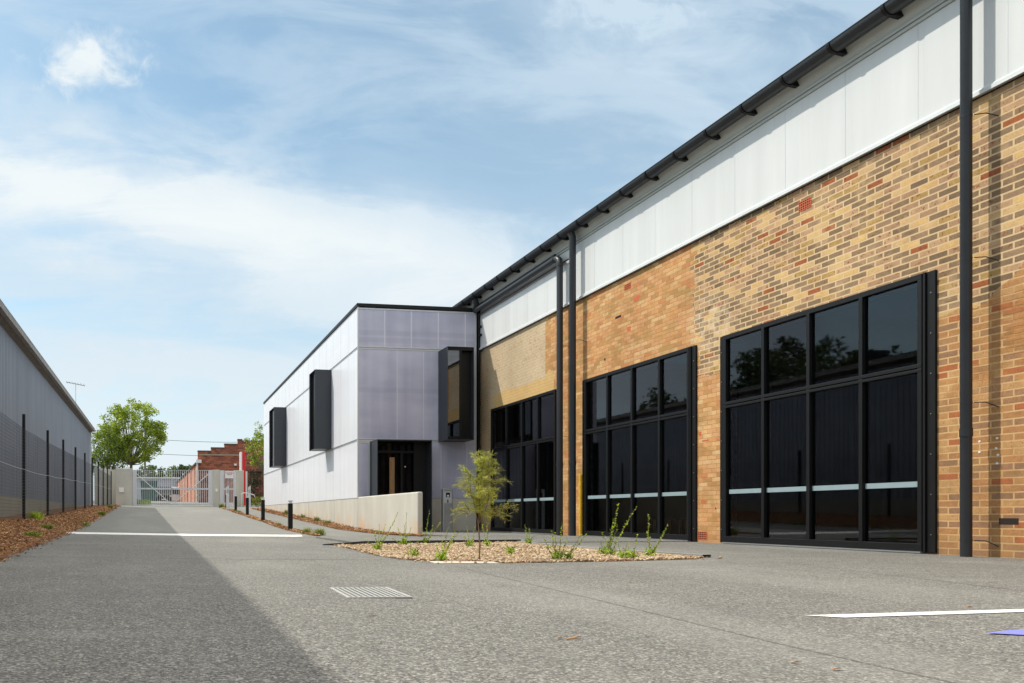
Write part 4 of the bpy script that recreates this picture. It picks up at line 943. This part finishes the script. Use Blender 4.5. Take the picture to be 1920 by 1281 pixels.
# ------------------------------------------------------------------ buildings beyond
YB = 60.0
def brick_shop():
    bx0 = PZ(371, 0, YB)[0]; t = thing('stepped_brick_building', (bx0+4, YB, 1.5), 'dark red brick building with a stepped parapet and orange side wall', 'building')
    st = [(371, 396, 847), (396, 421, 841), (421, 446, 834), (446, 455, 825.5), (455, 560, 828)]
    b = MB(); g_ = MB()
    for a, c, y in st:
        x0, z1 = PZ(a, y, YB); x1 = px2x(c, YB); b.box(x0+.001, x1, YB, YB+.4, .5, z1); g_.box(x0-.02, x1+(.02 if c > 500 else -.022), YB-.05, YB+.45, z1, z1+.10)
    b.build('wall', 'redbrick', t); g_.build('parapet_coping', 'eavedark', t)
    x0, z1 = PZ(373, 852.5, YB); x1 = px2x(455, YB); MB().box(x0, x1, YB-.04, YB-.002, z1-.06, z1+.04).build('string_course', 'oldconcrete', t)
    dr = Vector((-.018, 1, 0)); L = 45
    zt = PZ(368, 868, YB)[1]; x0 = PZ(369, 0, YB)[0]
    b = MB(); p = Vector((x0+.1, YB+.4, 0)); q = p+dr*L
    b.add([(p.x, p.y, .5), (q.x, q.y, .5), (q.x, q.y, zt), (p.x, p.y, zt), (p.x+.3, p.y, .5), (q.x+.3, q.y, .5), (q.x+.3, q.y, zt), (p.x+.3, p.y, zt)], [(0, 1, 2, 3), (7, 6, 5, 4), (3, 2, 6, 7), (1, 5, 6, 2)])
    b.box(x0+.05, x0+.5, YB+.05, YB+.399, .5, zt+.3)
    b.build('side_wall', 'orangewall', t)
    b = MB()
    for i in range(8):
        m_ = p+dr*(3+i*5.2); b.box(m_.x-.10, m_.x+.02, m_.y, m_.y+.35, .5, zt-.1)
    b.build('side_pier', 'orangewall', t)
    b = MB(); b.tube([(p.x-.1, p.y, zt+.06), (q.x-.1, q.y, zt+.06)], .08, 6); b.build('side_gutter', 'eavedark', t)
    b = MB(); b.add([(p.x-.05, p.y, zt+.1), (q.x-.05, q.y, zt+.1), (q.x+9, q.y, zt+2.4), (p.x+9, p.y, zt+2.4)], [(0, 1, 2, 3)]); b.build('roof', 'roofmetal', t)
    x_, z_c = PZ(371, 866, YB); MB().box(x_-.15, x_+.28, YB-.3, YB-.01, z_c-.1, z_c+.16).build('corner_lamp', 'whitepaint', t)
    MB().tube([(x_-.05, YB-.1, 1.4), (x_-.05, YB-.1, z_c-.1)], .07, 8).build('downpipe', 'whitetrim', t)
    x_, z_c = PZ(441, 880-8.5, YB); MB().box(x_-.1, x_+.1, YB-.15, YB-.01, z_c-.07, z_c+.07).build('wall_light', 'whitepaint', t)
    # meter boxes at the corner
    x_, z0_ = PZ(369.5, 941, YB-1); x2, z1_ = PZ(376, 903, YB-1); b = MB()
    for i in range(3): h = (z1_-z0_)/3; b.box(x_, x2, YB-1.1, YB-.9, z0_+h*i+.04, z0_+h*(i+1)-.04)
    tag(b.build('electrical_cabinet', 'oldconcrete'), 'stack of three pale electrical cabinets at the corner of the brick building', 'cabinet')
    return t
brick_shop()
# shed far behind the gate
YF = 98
x0, z1 = PZ(255, 897, YF); x1, _ = PZ(337, 897, YF)
t = thing('grey_shed', ((x0+x1)/2, YF, 1.8), 'low grey metal shed with a pale roof edge seen through the gate', 'shed')
b = MB(); n_ = 40
for i in range(n_): xx = x0+(x1-x0)*i/n_; b.box(xx, xx+(x1-x0)/n_*.7, YF-.03, YF, 1.5, z1); 
b.box(x0, x1, YF+.002, YF+6, 1.5, z1); b.build('wall', 'shedgrey', t); MB().box(x0-.2, x1+.2, YF-.4, YF+6.2, z1, z1+.14).build('roof', 'whitetrim', t)
# four wheel drive parked facing the gate
def car(cx, cy, z, w_, h_, L, lab):
    t = thing('parked_car', (cx, cy, z), lab, 'car'); hw = w_/2
    pr = [(0, .35), (0, .95), (.12, 1.08), (1.25, 1.18), (1.75, h_*.97), (2.2, h_), (L-.3, h_*.98), (L, 1.1), (L, .4)]
    b = MB(); n_ = len(pr)
    vs = []
    for sx in (-1, 1):
        for (yy_, zz) in pr:
            k_ = .86 if zz > 1.2 else 1; vs.append((cx+sx*hw*k_, cy+yy_, z+zz))
    fs = [tuple(range(n_)), tuple(range(2*n_-1, n_-1, -1))]+[(i, (i+1) % n_, n_+(i+1) % n_, n_+i) for i in range(n_)]
    b.add(vs, fs); b.build('body', 'carpaint', t, bevel=.05)
    MB().add([(cx-hw*.80, cy+1.28, z+1.23), (cx+hw*.80, cy+1.28, z+1.23), (cx+hw*.74, cy+1.72, z+h_*.95), (cx-hw*.74, cy+1.72, z+h_*.95)], [(0, 1, 2, 3)]).build('windscreen', 'blackgloss', t)
    for sx in (-1, 1):
        MB().box(cx+sx*hw*.92, cx+sx*hw*.70, cy-.03, cy+.02, z+.80, z+.93).build('headlight', 'headlamp', t)
        for yy_ in (.75, L-.8): MB().tube([(cx+sx*(hw-.22), cy+yy_, z+.37), (cx+sx*(hw+.01), cy+yy_, z+.37)], .37, 18).build('wheel', 'rubber', t)
        MB().box(cx+sx*(hw+.02), cx+sx*(hw+.2), cy+1.3, cy+1.4, z+1.15, z+1.33).build('mirror', 'carpaint', t)
    MB().box(cx-hw*.5, cx+hw*.5, cy-.02, cy+.02, z+.68, z+.94).build('grille', 'inkblack', t)
    MB().box(cx-hw, cx+hw, cy-.12, cy+.0, z+.38, z+.58).build('bumper', 'inkblack', t)
    MB().box(cx-.25, cx+.25, cy-.13, cy-.121, z+.42, z+.54).build('number_plate', 'signwhite', t)
    return t
xc, zc = PZ(307, 946, 84); car(xc, 84, 1.74, 1.95, 2.05, 4.6, 'dark four wheel drive parked beyond the driveway gate')
xv, _ = PZ(330, 0, 90)
t = thing('parked_van', (xv, 90, 1.78), 'white van roof showing behind the dark four wheel drive', 'van')
MB().box(xv-1.0, xv+.9, 91, 95.2, 2.15, 3.9).build('body', 'vanwhite', t, bevel=.12); MB().box(xv-.85, xv+.75, 90.95, 90.995, 3.0, 3.7).build('windscreen', 'blackgloss', t)
for sx in (-.75, .65):
    for yy_ in (92, 94.3): MB().tube([(xv+sx-.1, yy_, 2.12), (xv+sx+.1, yy_, 2.12)], .34, 16).build('wheel', 'rubber', t)
xk, _ = PZ(282, 0, 78)
t = thing('skip_bin', (xk, 78, 1.72), 'dark green waste skip left of the parked four wheel drive', 'skip')
b = MB(); xa_, xb_ = xk-1.05, xk+.75
b.add([(xa_+.15, 78, 1.8), (xb_-.15, 78, 1.8), (xb_, 78, 4.0), (xa_, 78, 4.0), (xa_+.15, 80, 1.8), (xb_-.15, 80, 1.8), (xb_, 80, 4.0), (xa_, 80, 4.0)], [(0, 1, 2, 3), (1, 5, 6, 2), (5, 4, 7, 6), (4, 0, 3, 7), (0, 4, 5, 1), (3, 2, 6, 7)])
b.build('body', 'skipgreen', t); b = MB()
for i in range(4): xx = xa_+.25+.45*i; b.box(xx, xx+.08, 77.92, 77.998, 1.85, 3.9)
b.box(xa_-.03, xb_+.03, 77.93, 77.999, 3.95, 4.05); b.build('rib', 'skipgreen', t)
# verge beyond the gate
tag(MB().add([(-2.6, 48.2, zroad(-2, 48.2)+.01), (-.9, 48.2, zroad(-1, 48.2)+.01), (-.5, 56, zroad(-1, 56)+.01), (-3, 58, zroad(-2, 58)+.01)], [(0, 1, 2, 3)]).build('verge', 'soil'), kind='structure')
tag(MB().add([(.5, 48.0, zroad(1, 48)+.008), (5.5, 48.0, zroad(4, 48)+.008), (3.9, 59, zroad(3, 59)+.008), (2.5, 75, zroad(2, 75)+.008), (.5, 75, zroad(1, 75)+.008)], [(0, 1, 2, 3, 4)]).build('dirt_track', 'dirt'), kind='structure')
# palisade fence at the right
x0 = px2x(459, 50.5); x1 = px2x(515, 50.5); z0 = zroad(6, 50.5); zt = px2z(880, x0, 50.5)
t = thing('palisade_fence', ((x0+x1)/2, 50.5, z0), 'black steel palisade fence beside the white annex', 'fence')
b = MB()
for i in range(22): x = x0+(x1-x0)*i/21; b.box(x-.015, x+.015, 50.49, 50.52, z0, zt)
b.build('pickets', 'black', t); MB().box(x0, x1, 50.46, 50.489, zt-.22, zt-.17).box(x0, x1, 50.46, 50.489, z0+.2, z0+.25).build('rail', 'black', t)
x0, x1 = px2x(461, 53), px2x(530, 53)
tg = thing('dark_hedge', ((x0+x1)/2, 53, 1.2), 'dark hedge behind the black palisade fence', 'hedge')
# concrete panel fence between warehouse and gate pillar
t = thing('concrete_fence', (-3.4, 47, 1), 'short grey concrete fence between warehouse and gate pillar', 'fence')
x0, z1 = PZ(178, 877, 48.2); x1, _ = PZ(218, 884, 48.2)
b = MB()
for i in range(4): xx = x0+(x1-x0)*i/4; b.box(xx+.02, xx+(x1-x0)/4-.02, 48.2, 48.26, .6, z1-.12*i/3)
b.build('panel', 'concretegrey', t); b = MB()
for i in range(5): xx = x0+(x1-x0)*i/4; b.box(xx-.03, xx+.03, 48.15, 48.3, .6, z1+.05)
b.build('post', 'galv', t)
# utility pole and wires
xq, zq = PZ(272, 874, 100)
t = thing('utility_pole', (xq, 100, 1.8), 'slim timber utility pole between the trees beyond the gate', 'pole')
MB().tube([(xq, 100, 1.5), (xq, 100, 12.2)], .16, 8, r2=.10).build('shaft', 'eavedark', t); MB().box(xq-1.1, xq+1.1, 99.9, 100.1, 11.6, 11.75).build('crossarm', 'eavedark', t)
for (ya, yb_, zz) in ((823, 826, 0), (850, 851, 0)):
    xa_, za_ = PZ(272, ya, 99.8); xb_, zb_ = PZ(560, yb_, 99.8)
    o = MB().tube([(xa_+(xb_-xa_)*q/10, 99.8, za_+(zb_-za_)*q/10-.35*math.sin(math.pi*q/10)) for q in range(11)], .028, 4, False).build('power_line', 'wire')
    tag(o, 'upper overhead wire above the stepped brick building' if ya == 823 else 'lower overhead wire reaching the brick building', 'wire')

# ------------------------------------------------------------------ vegetation
def leaves(b, c, rad, n, size, rg, asp=.5, mats=3, drop=0.0):
    for _ in range(n):
        d = Vector((rg.gauss(0, 1), rg.gauss(0, 1), rg.gauss(0, 1))).normalized()*(rg.random()**.45)
        p = Vector(c)+Vector((d.x*rad[0], d.y*rad[1], d.z*rad[2]))
        a = Vector((rg.gauss(0, 1), rg.gauss(0, 1), rg.gauss(0, .7)-drop)).normalized(); q = a.cross(Vector((rg.gauss(0, 1), rg.gauss(0, 1), rg.gauss(0, 1)))).normalized()
        s = size*rg.uniform(.6, 1.3); b.m = int(rg.random()*mats)
        b.add([p-a*s*.5, p+q*s*asp*.5, p+a*s*.5, p-q*s*asp*.5], [(0, 1, 2, 3)])
def tree(name, base, top, crown_c, crown_r, nclump, nleaf, size, mats, lab, cat, group=None, seed=1, clump=.22, trunk_r=.16, shape=None, bark='barkgrey'):
    rg = random.Random(seed); base = Vector(base); t = thing(name, base, lab, cat, group)
    cc = Vector(crown_c); tr = MB(); lv = MB(); fork = base.lerp(Vector((cc.x, cc.y, cc.z-crown_r[2]*.75)), .9)
    tr.tube([base-Vector((0, 0, .2)), base.lerp(fork, .5)+Vector((rg.gauss(0, .05), 0, 0)), fork], trunk_r, 8, r2=trunk_r*.7)
    for i in range(nclump):
        th = rg.uniform(0, 6.283); ph = math.acos(rg.uniform(-.85, 1)); rr = rg.uniform(.55, 1.0)
        p = cc+Vector((math.sin(ph)*math.cos(th)*crown_r[0], math.sin(ph)*math.sin(th)*crown_r[1], math.cos(ph)*crown_r[2]))*rr
        if shape: p = shape(p, rg)
        k_ = clump*max(crown_r)*rg.uniform(.7, 1.25)
        leaves(lv, p, (k_, k_, k_*.8), nleaf, size, rg)
        if i % 2 == 0:
            mid = fork.lerp(p, .5)+Vector((rg.gauss(0, .1), rg.gauss(0, .1), -.06*max(crown_r)))
            tr.tube([fork, mid, p], trunk_r*.30, 5, r2=trunk_r*.07)
    tr.build('trunk', bark, t); lv.build('crown', mats, t); return t
LA = ['leafa', 'leafb', 'leafc']
Yt = 55.0; xt, zt_ = PZ(248, 812, Yt)
tree('leafy_tree', (xt+.1, Yt, 1.3), None, (xt-.1, Yt, zt_-.05), (2.55, 2.3, 2.65), 150, 105, .165, LA, 'round light green tree behind the left gate pillar', 'tree', seed=11, clump=.165, trunk_r=.14)
xt, zt_ = PZ(196, 842, 53)
tree('shady_tree', (xt, 53, 1.2), None, (xt+.15, 53, zt_-.25), (1.45, 1.2, 1.9), 80, 100, .14, ['darkb', 'leafc', 'leafa'], 'darker tree close behind the end of the grey warehouse', 'tree', seed=5, clump=.24, trunk_r=.1)
xt, zt_ = PZ(489, 842, 49.5)
tree('roadside_tree', (xt+.5, 49.5, 1.2), None, (xt+.15, 49.5, zt_-.1), (1.25, 1.1, 1.55), 44, 80, .13, ['leafa', 'leafb', 'fara'], 'yellowish green tree at the far corner of the white annex', 'tree', seed=8, clump=.22, trunk_r=.1)
b = MB(); rg = random.Random(3)
for q in range(5): leaves(b, (px2x(487, 49)+rg.uniform(-.3, .2), 49, px2z(808-q*3, 6, 49)+rg.uniform(-.2, .2)), (.22, .2, .2), 26, .12, rg)
b.build('upper_spray', LA, [o for o in bpy.data.objects if o.name == 'roadside_tree'][0])
for i, (px, py, wpx, lab) in enumerate(((289, 884, 19, 'rounded distant tree above the grey shed, left one'), (343, 884, 21, 'darker distant tree behind the orange wall, right one'), (317, 893, 26, 'lower distant tree between the two round ones'), (262, 893, 20, 'distant tree glimpsed behind the light green tree'))):
    xt, zt_ = PZ(px, py, 135); r_ = wpx/1381*135
    tree('distant_tree', (xt, 135, 1.8), None, (xt, 135, zt_-.4), (r_, r_, 1.9), 30, 70, .42, ['fara', 'farb', 'farc'] if i != 1 else ['farc', 'darkb', 'fara'], lab, 'tree', 'trees far beyond the gate', 20+i, .30, .2)
# trees behind the warehouse, seen mirrored in the big windows
for i, (x, y, h, r_, lab) in enumerate(((-27, 46, 12.5, 4.6, 'tall dark tree behind the warehouse, mirrored in the near window'), (-31, 54, 14.5, 5.0, 'taller dark tree behind the warehouse, mirrored farther left'), (-30, 66, 12, 4.5, 'dark tree standing well back behind the warehouse'))):
    tree('dark_tree', (x, y, 0), None, (x, y, h-r_*.8), (r_, r_, r_*.9), 42, 90, .5, ['darka', 'darkb', 'darkc'], lab, 'tree', 'trees behind the warehouse', 40+i, .25, .3)
# hedge foliage
b = MB(); rg = random.Random(6); hx0, hx1 = px2x(461, 53), px2x(530, 53)
for i in range(60): leaves(b, (rg.uniform(hx0, hx1), 53+rg.uniform(-.3, .3), rg.uniform(1.3, 4.3)), (.35, .3, .35), 70, .13, rg)
b.build('foliage', ['darkc', 'darka', 'darkc'], tg)

# the sapling in the gravel bed
rg = random.Random(21); SX, SY, SZ = 3.72, 8.16, zroad(3.72, 8.16)
sp_ = thing('sapling', (SX, SY, SZ), 'young wispy tree with needle like leaves in the gravel bed', 'tree')
tr = MB(); lv = MB()
tr.tube([(SX, SY, SZ-.05), (SX+.012, SY, SZ+.18), (SX-.003, SY+.01, SZ+.42)], .011, 8, r2=.008)
fork = Vector((SX-.003, SY+.01, SZ+.42))
def needle(p, d, L, w_=.0022):
    d = d.normalized(); q = d.cross(Vector((rg.gauss(0, 1), rg.gauss(0, 1), rg.gauss(0, 1)))).normalized()*w_
    sag = Vector((0, 0, -.18*L)); m_ = p+d*L*.5; e = p+d*L+sag; lv.m = rg.choice((0, 0, 1, 1, 2))
    lv.add([p, m_+q, e, m_-q], [(0, 1, 2, 3)])
def shoot(p0, p1, nseg, nn, L):
    p0, p1 = Vector(p0), Vector(p1); pts = []
    for i in range(nseg+1):
        f_ = i/nseg; pts.append(p0.lerp(p1, f_)+Vector((rg.gauss(0, .006), rg.gauss(0, .006), .035*math.sin(f_*3.1))))
    tr.tube(pts, .0035, 5, r2=.0012)
    for i in range(nn):
        f_ = rg.random()**.8; k_ = min(nseg-1, int(f_*nseg)); p = pts[k_].lerp(pts[k_+1], f_*nseg-k_)
        d = (p1-p0).normalized()*.7+Vector((rg.gauss(0, .75), rg.gauss(0, .75), rg.gauss(0, .55)+.1)); needle(p, d, L*rg.uniform(.6, 1.7))
def sap(px, py): x, z = PZ(px, py, SY); return Vector((x, SY, z))
rgt = [(868, 905), (878, 883), (890, 868), (905, 858), (915, 860), (925, 872), (935, 885), (940, 900), (930, 930), (945, 955), (952, 968), (870, 925), (862, 955), (850, 965), (888, 945), (900, 930), (912, 905), (899, 890), (920, 920), (908, 945), (880, 915), (938, 940), (895, 960), (925, 965), (885, 900), (915, 880), (902, 875), (858, 912), (908, 920), (895, 915)]
main = [sap(900, 960), sap(898, 930), sap(903, 900), sap(906, 862)]
tr.tube([fork]+main, .007, 6, r2=.002)
tr.tube([fork, sap(893, 965), sap(888, 940), sap(878, 900)], .006, 6, r2=.002); tr.tube([fork, sap(908, 965), sap(914, 945), sap(925, 905)], .006, 6, r2=.002)
for (x, y) in rgt:
    tgt = sap(903+(x-903)*.92+rg.uniform(-4, 4), y)+Vector((0, rg.uniform(-.2, .2), 0)); st = main[min(3, max(0, int((975-y)/32)))].lerp(sap(900, min(965, y+35)), .5)
    near_c = abs(x-903) < 35
    shoot(st, tgt, 5, 95 if near_c else 55, .055)
    for j in range(3): shoot(st.lerp(tgt, .5), tgt+Vector((rg.gauss(0, .06), rg.gauss(0, .07), rg.gauss(0, .055))), 3, 40 if near_c else 26, .05)
tr.build('trunk', 'bark', sp_); lv.build('crown', ['needlea', 'needleb', 'needlec'], sp_)

# small leafy plants in the gravel
def G(px, py, z=-.01): 
    D = (EYE-z)*1381/(py-965); u = (px-495)/1381; return D*(s_n+u*c_), D*(c_-u*s_n)
def plant(px, py, stems, lab, seed):
    rg = random.Random(seed); x, y = G(px, py); z = zroad(x, y)
    t = thing('young_shrub', (x, y, z), lab, 'plant', 'young leafy shrubs in the gravel bed'); st = MB(); lv = MB()
    for (tx, ty, bend) in stems:
        ex = px2x(tx, y); ez = px2z(ty, ex, y); yo_ = rg.uniform(-.08, .08)
        p0 = Vector((x+rg.gauss(0, .02), y+rg.gauss(0, .02), z)); p2 = Vector((ex, y+yo_, ez)); p1 = p0.lerp(p2, .5)+Vector((bend*.12, 0, abs(bend)*.05))
        n_ = max(5, int((p2-p0).length/.022)); pts = []
        for i in range(n_+1):
            f_ = i/n_; pts.append(p0*(1-f_)**2+p1*2*f_*(1-f_)+p2*f_*f_+Vector((rg.gauss(0, .002), rg.gauss(0, .002), 0)))
        st.tube(pts, .0036, 5, r2=.0015)
        for i in range(1, n_+1):
            dens = 2 if i > n_*.12 else 3
            for s in range(dens):
                an_ = rg.uniform(0, 6.283); ax = (pts[i]-pts[i-1]).normalized()
                side = Vector((math.cos(an_), math.sin(an_), .2)); d = (side+ax*.7).normalized(); q = d.cross(ax).normalized()
                L = rg.uniform(.020, .040)*(1.15-.45*i/n_); lv.m = rg.choice((0, 0, 1, 1, 2))
                p = pts[i]; lv.add([p, p+d*L*.5+q*L*.36, p+d*L, p+d*L*.5-q*L*.36], [(0, 1, 2, 3)])
    # bushy foot
    leaves(lv, (x, y, z+.06), (.08, .09, .06), 110, .030, rg, .6)
    st.build('stem', 'bark', t); lv.build('leaves', ['spriga', 'sprigb', 'sprigc'], t)
plant(707, 1031, [(697, 990, 0), (710, 985, .1), (724, 985, -.1), (746, 960, .3), (690, 1012, -.1), (722, 1005, 0)], 'bushy young shrub at the left end of the gravel bed', 1)
plant(757, 1022, [(765, 962, .1), (745, 990, -.1), (772, 990, 0), (758, 985, 0), (735, 1010, -.2)], 'thin shrub with bare arching tip before the concrete wall', 2)
plant(797, 1020, [(803, 957, .05), (790, 988, -.1), (812, 985, .2), (826, 978, .2)], 'upright shrub in front of the dark entrance', 3)
plant(826, 1050, [(838, 988, 0), (852, 996, .1), (830, 1005, 0), (843, 1008, .1), (818, 1020, -.1), (860, 1000, .2)], 'bright leaning shrub at the front kerb of the gravel', 4)
plant(880, 1026, [(876, 988, 0), (890, 985, .1), (868, 1000, 0)], 'small shrub just left of the sapling trunk', 5)
plant(912, 1026, [(907, 985, 0), (916, 978, .1)], 'small shrub just right of the sapling trunk', 6)
plant(990, 1022, [(983, 985, -.05), (995, 990, .05), (999, 1004, .1)], 'single shrub at the back kerb of the gravel', 7)
plant(1045, 1050, [(1050, 982, .05), (1038, 997, -.1), (1045, 1000, 0), (1056, 1010, .1), (1034, 1018, -.1), (1018, 1012, -.2)], 'dense shrub in the middle of the gravel bed', 8)
plant(1062, 1050, [(1088, 1004, .05), (1075, 1022, .1), (1100, 1003, .2)], 'shrub leaning right beside the dense middle one', 9)
plant(1132, 1042, [(1130, 1013, 0), (1145, 1010, .1)], 'lowest shrub at the foot of the tallest one', 10)
plant(1143, 1044, [(1159, 945, .05), (1148, 975, 0), (1199, 951, -.1), (1155, 985, .1), (1135, 1000, -.1), (1150, 1000, 0)], 'tallest shrub with one long bare side shoot', 11)
plant(1169, 1050, [(1158, 1016, -.1), (1172, 1020, 0)], 'small forked shrub right of the tallest one', 12)
plant(1185, 1050, [(1190, 1004, .1), (1180, 1020, -.05)], 'slender single stemmed shrub near the right end', 13)
plant(1218, 1046, [(1209, 966, -.1), (1243, 984, .1), (1212, 1010, 0), (1232, 1010, .1), (1222, 1026, 0)], 'two stemmed shrub at the right end of the gravel', 14)
plant(957, 1040, [(952, 1015, 0), (964, 1018, 0)], 'tiny seedling between sapling and middle shrubs', 15)
plant(775, 1042, [(768, 1016, 0), (782, 1014, 0)], 'tiny seedling near the left front kerb', 16)

# grass tufts
def tuft(x, y, z, n, h, sp, mats, lab, seed, grp):
    rg = random.Random(seed); b = MB()
    for _ in range(n):
        a = rg.uniform(0, 6.283); l = rg.uniform(.2, 1)*sp; p = Vector((x+rg.gauss(0, sp*.25), y+rg.gauss(0, sp*.25), z)); hh = h*rg.uniform(.5, 1.1)
        m_ = p+Vector((math.cos(a)*l*.35, math.sin(a)*l*.35, hh*.65)); e = p+Vector((math.cos(a)*l, math.sin(a)*l, hh*rg.uniform(.7, 1))); q = Vector((-math.sin(a), math.cos(a), 0))*.006*(1+y*.02)
        b.m = rg.choice((0, 0, 1)); b.add([p-q, p+q, m_+q*.8, m_-q*.8], [(0, 1, 2, 3)]); b.add([m_-q*.8, m_+q*.8, e], [(0, 1, 2)])
    o = recentre(b.build('grass_tuft', mats), (x, y, z)); tag(o, lab, 'grass tuft', grp); return o
GT = [(4.05, 18.3, 120, .22, .28, 'pale green grass tuft at the near end of the bollard strip'), (3.95, 19.3, 80, .2, .22, 'small grass tuft just before the nearest bollard'), (3.98, 24.2, 60, .13, .2, 'dry grass tuft between the first two bollards'),
      (4.0, 36.5, 70, .16, .22, 'grass tuft by the fourth bollard'), (3.9, 44.6, 120, .35, .4, 'green grass tuft at the foot of the side gate pillar')]
for i, (x, y, n, h, sp, lab) in enumerate(GT): tuft(x, y, zroad(x, y), n, h, sp, ['grassa', 'grassb'], lab, 100+i, 'grass tufts in the bollard strip')
for i, (x, y, h) in enumerate(((5.7, 24.3, .22), (5.75, 26.2, .25), (5.75, 28.8, .25), (5.8, 33.0, .3))):
    tuft(x, y, zroad(x, y), 80, h, .22, ['grassa', 'grassb'], ['nearest grass tuft at the foot of the annex plinth', 'second grass tuft along the annex plinth', 'third grass tuft along the annex plinth', 'farthest grass tuft along the annex plinth'][i], 120+i, 'grass tufts along the annex plinth')
for i, (px, py, Y, h, lab) in enumerate(((55, 1000, 12.2, .10, 'low weed clump in the mulch nearest the camera'), (85, 986, 15.6, .12, 'weed clump in the mulch below the second fence post'), (158, 964, 22.5, .13, 'weed clump in the middle of the mulch bed'), (190, 955, 30, .22, 'long grass clump towards the far end of the mulch bed'), (206, 951, 38, .22, 'grass clump near the left gate pillar'), (56, 968, 17.6, .22, 'bright green weed at the foot of the fence'))):
    x = max(px2x(px, Y), -2.8); tuft(x, Y, zbed(x, Y), 130, h, .3 if i else .36, ['grassa', 'spriga'] if i < 5 else ['sprigb', 'spriga'], lab, 140+i, 'weeds in the mulch bed')
b = MB(); rg = random.Random(9)
for _ in range(6000):
    x, y = rg.uniform(-2.5, -.5), rg.uniform(48.3, 56); z = zroad(x, y)+.01; a = rg.uniform(0, 6.28); h = rg.uniform(.10, .28); q = Vector((math.cos(a), math.sin(a), 0))*.025
    b.m = rg.choice((0, 1)); p = Vector((x, y, z)); b.add([p-q, p+q, p+Vector((rg.gauss(0, .04), rg.gauss(0, .04), h))], [(0, 1, 2)])
tag(b.build('grass', ['grassc', 'grassa']), 'bright green grass behind the left gate leaf', kind='stuff')
b = MB()
xs0 = px2x(484, 46.5)
for _ in range(30): leaves(b, (xs0+rg.uniform(-.45, .5), 46.6+rg.uniform(-.3, .3), zroad(6, 46.6)+rg.uniform(.05, .55)), (.2, .2, .15), 26, .10, rg)
tag(recentre(b.build('low_shrub', ['grassa', 'leafb', 'grassb']), (xs0, 46.6, zroad(6, 46.6))), 'low yellow green shrub at the end of the mulch by the annex', 'shrub')
# a few fallen leaves and twigs on the asphalt
b = MB(); rg = random.Random(77)
for (px, py) in ((1050, 1199), (1082, 1198), (1490, 1242), (1568, 1254), (1815, 1138), (220, 981), (1366, 1122), (320, 1030), (700, 1160), (1180, 1090)):
    x, y = G(px, py); z = zroad(x, y)+.006; a = rg.uniform(-.4, .4); L = rg.uniform(.012, .035)
    b.add([(x-L, y-.004, z), (x, y-.009, z+.005), (x+L, y+L*a, z), (x, y+.009, z+.003)], [(0, 1, 2, 3)])
b.bar((*G(1062, 1201), -.005), (*G(1078, 1199), -.003), .005)
tag(b.build('fallen_leaves', 'chip2'), 'dry fallen leaves scattered on the asphalt', kind='stuff')
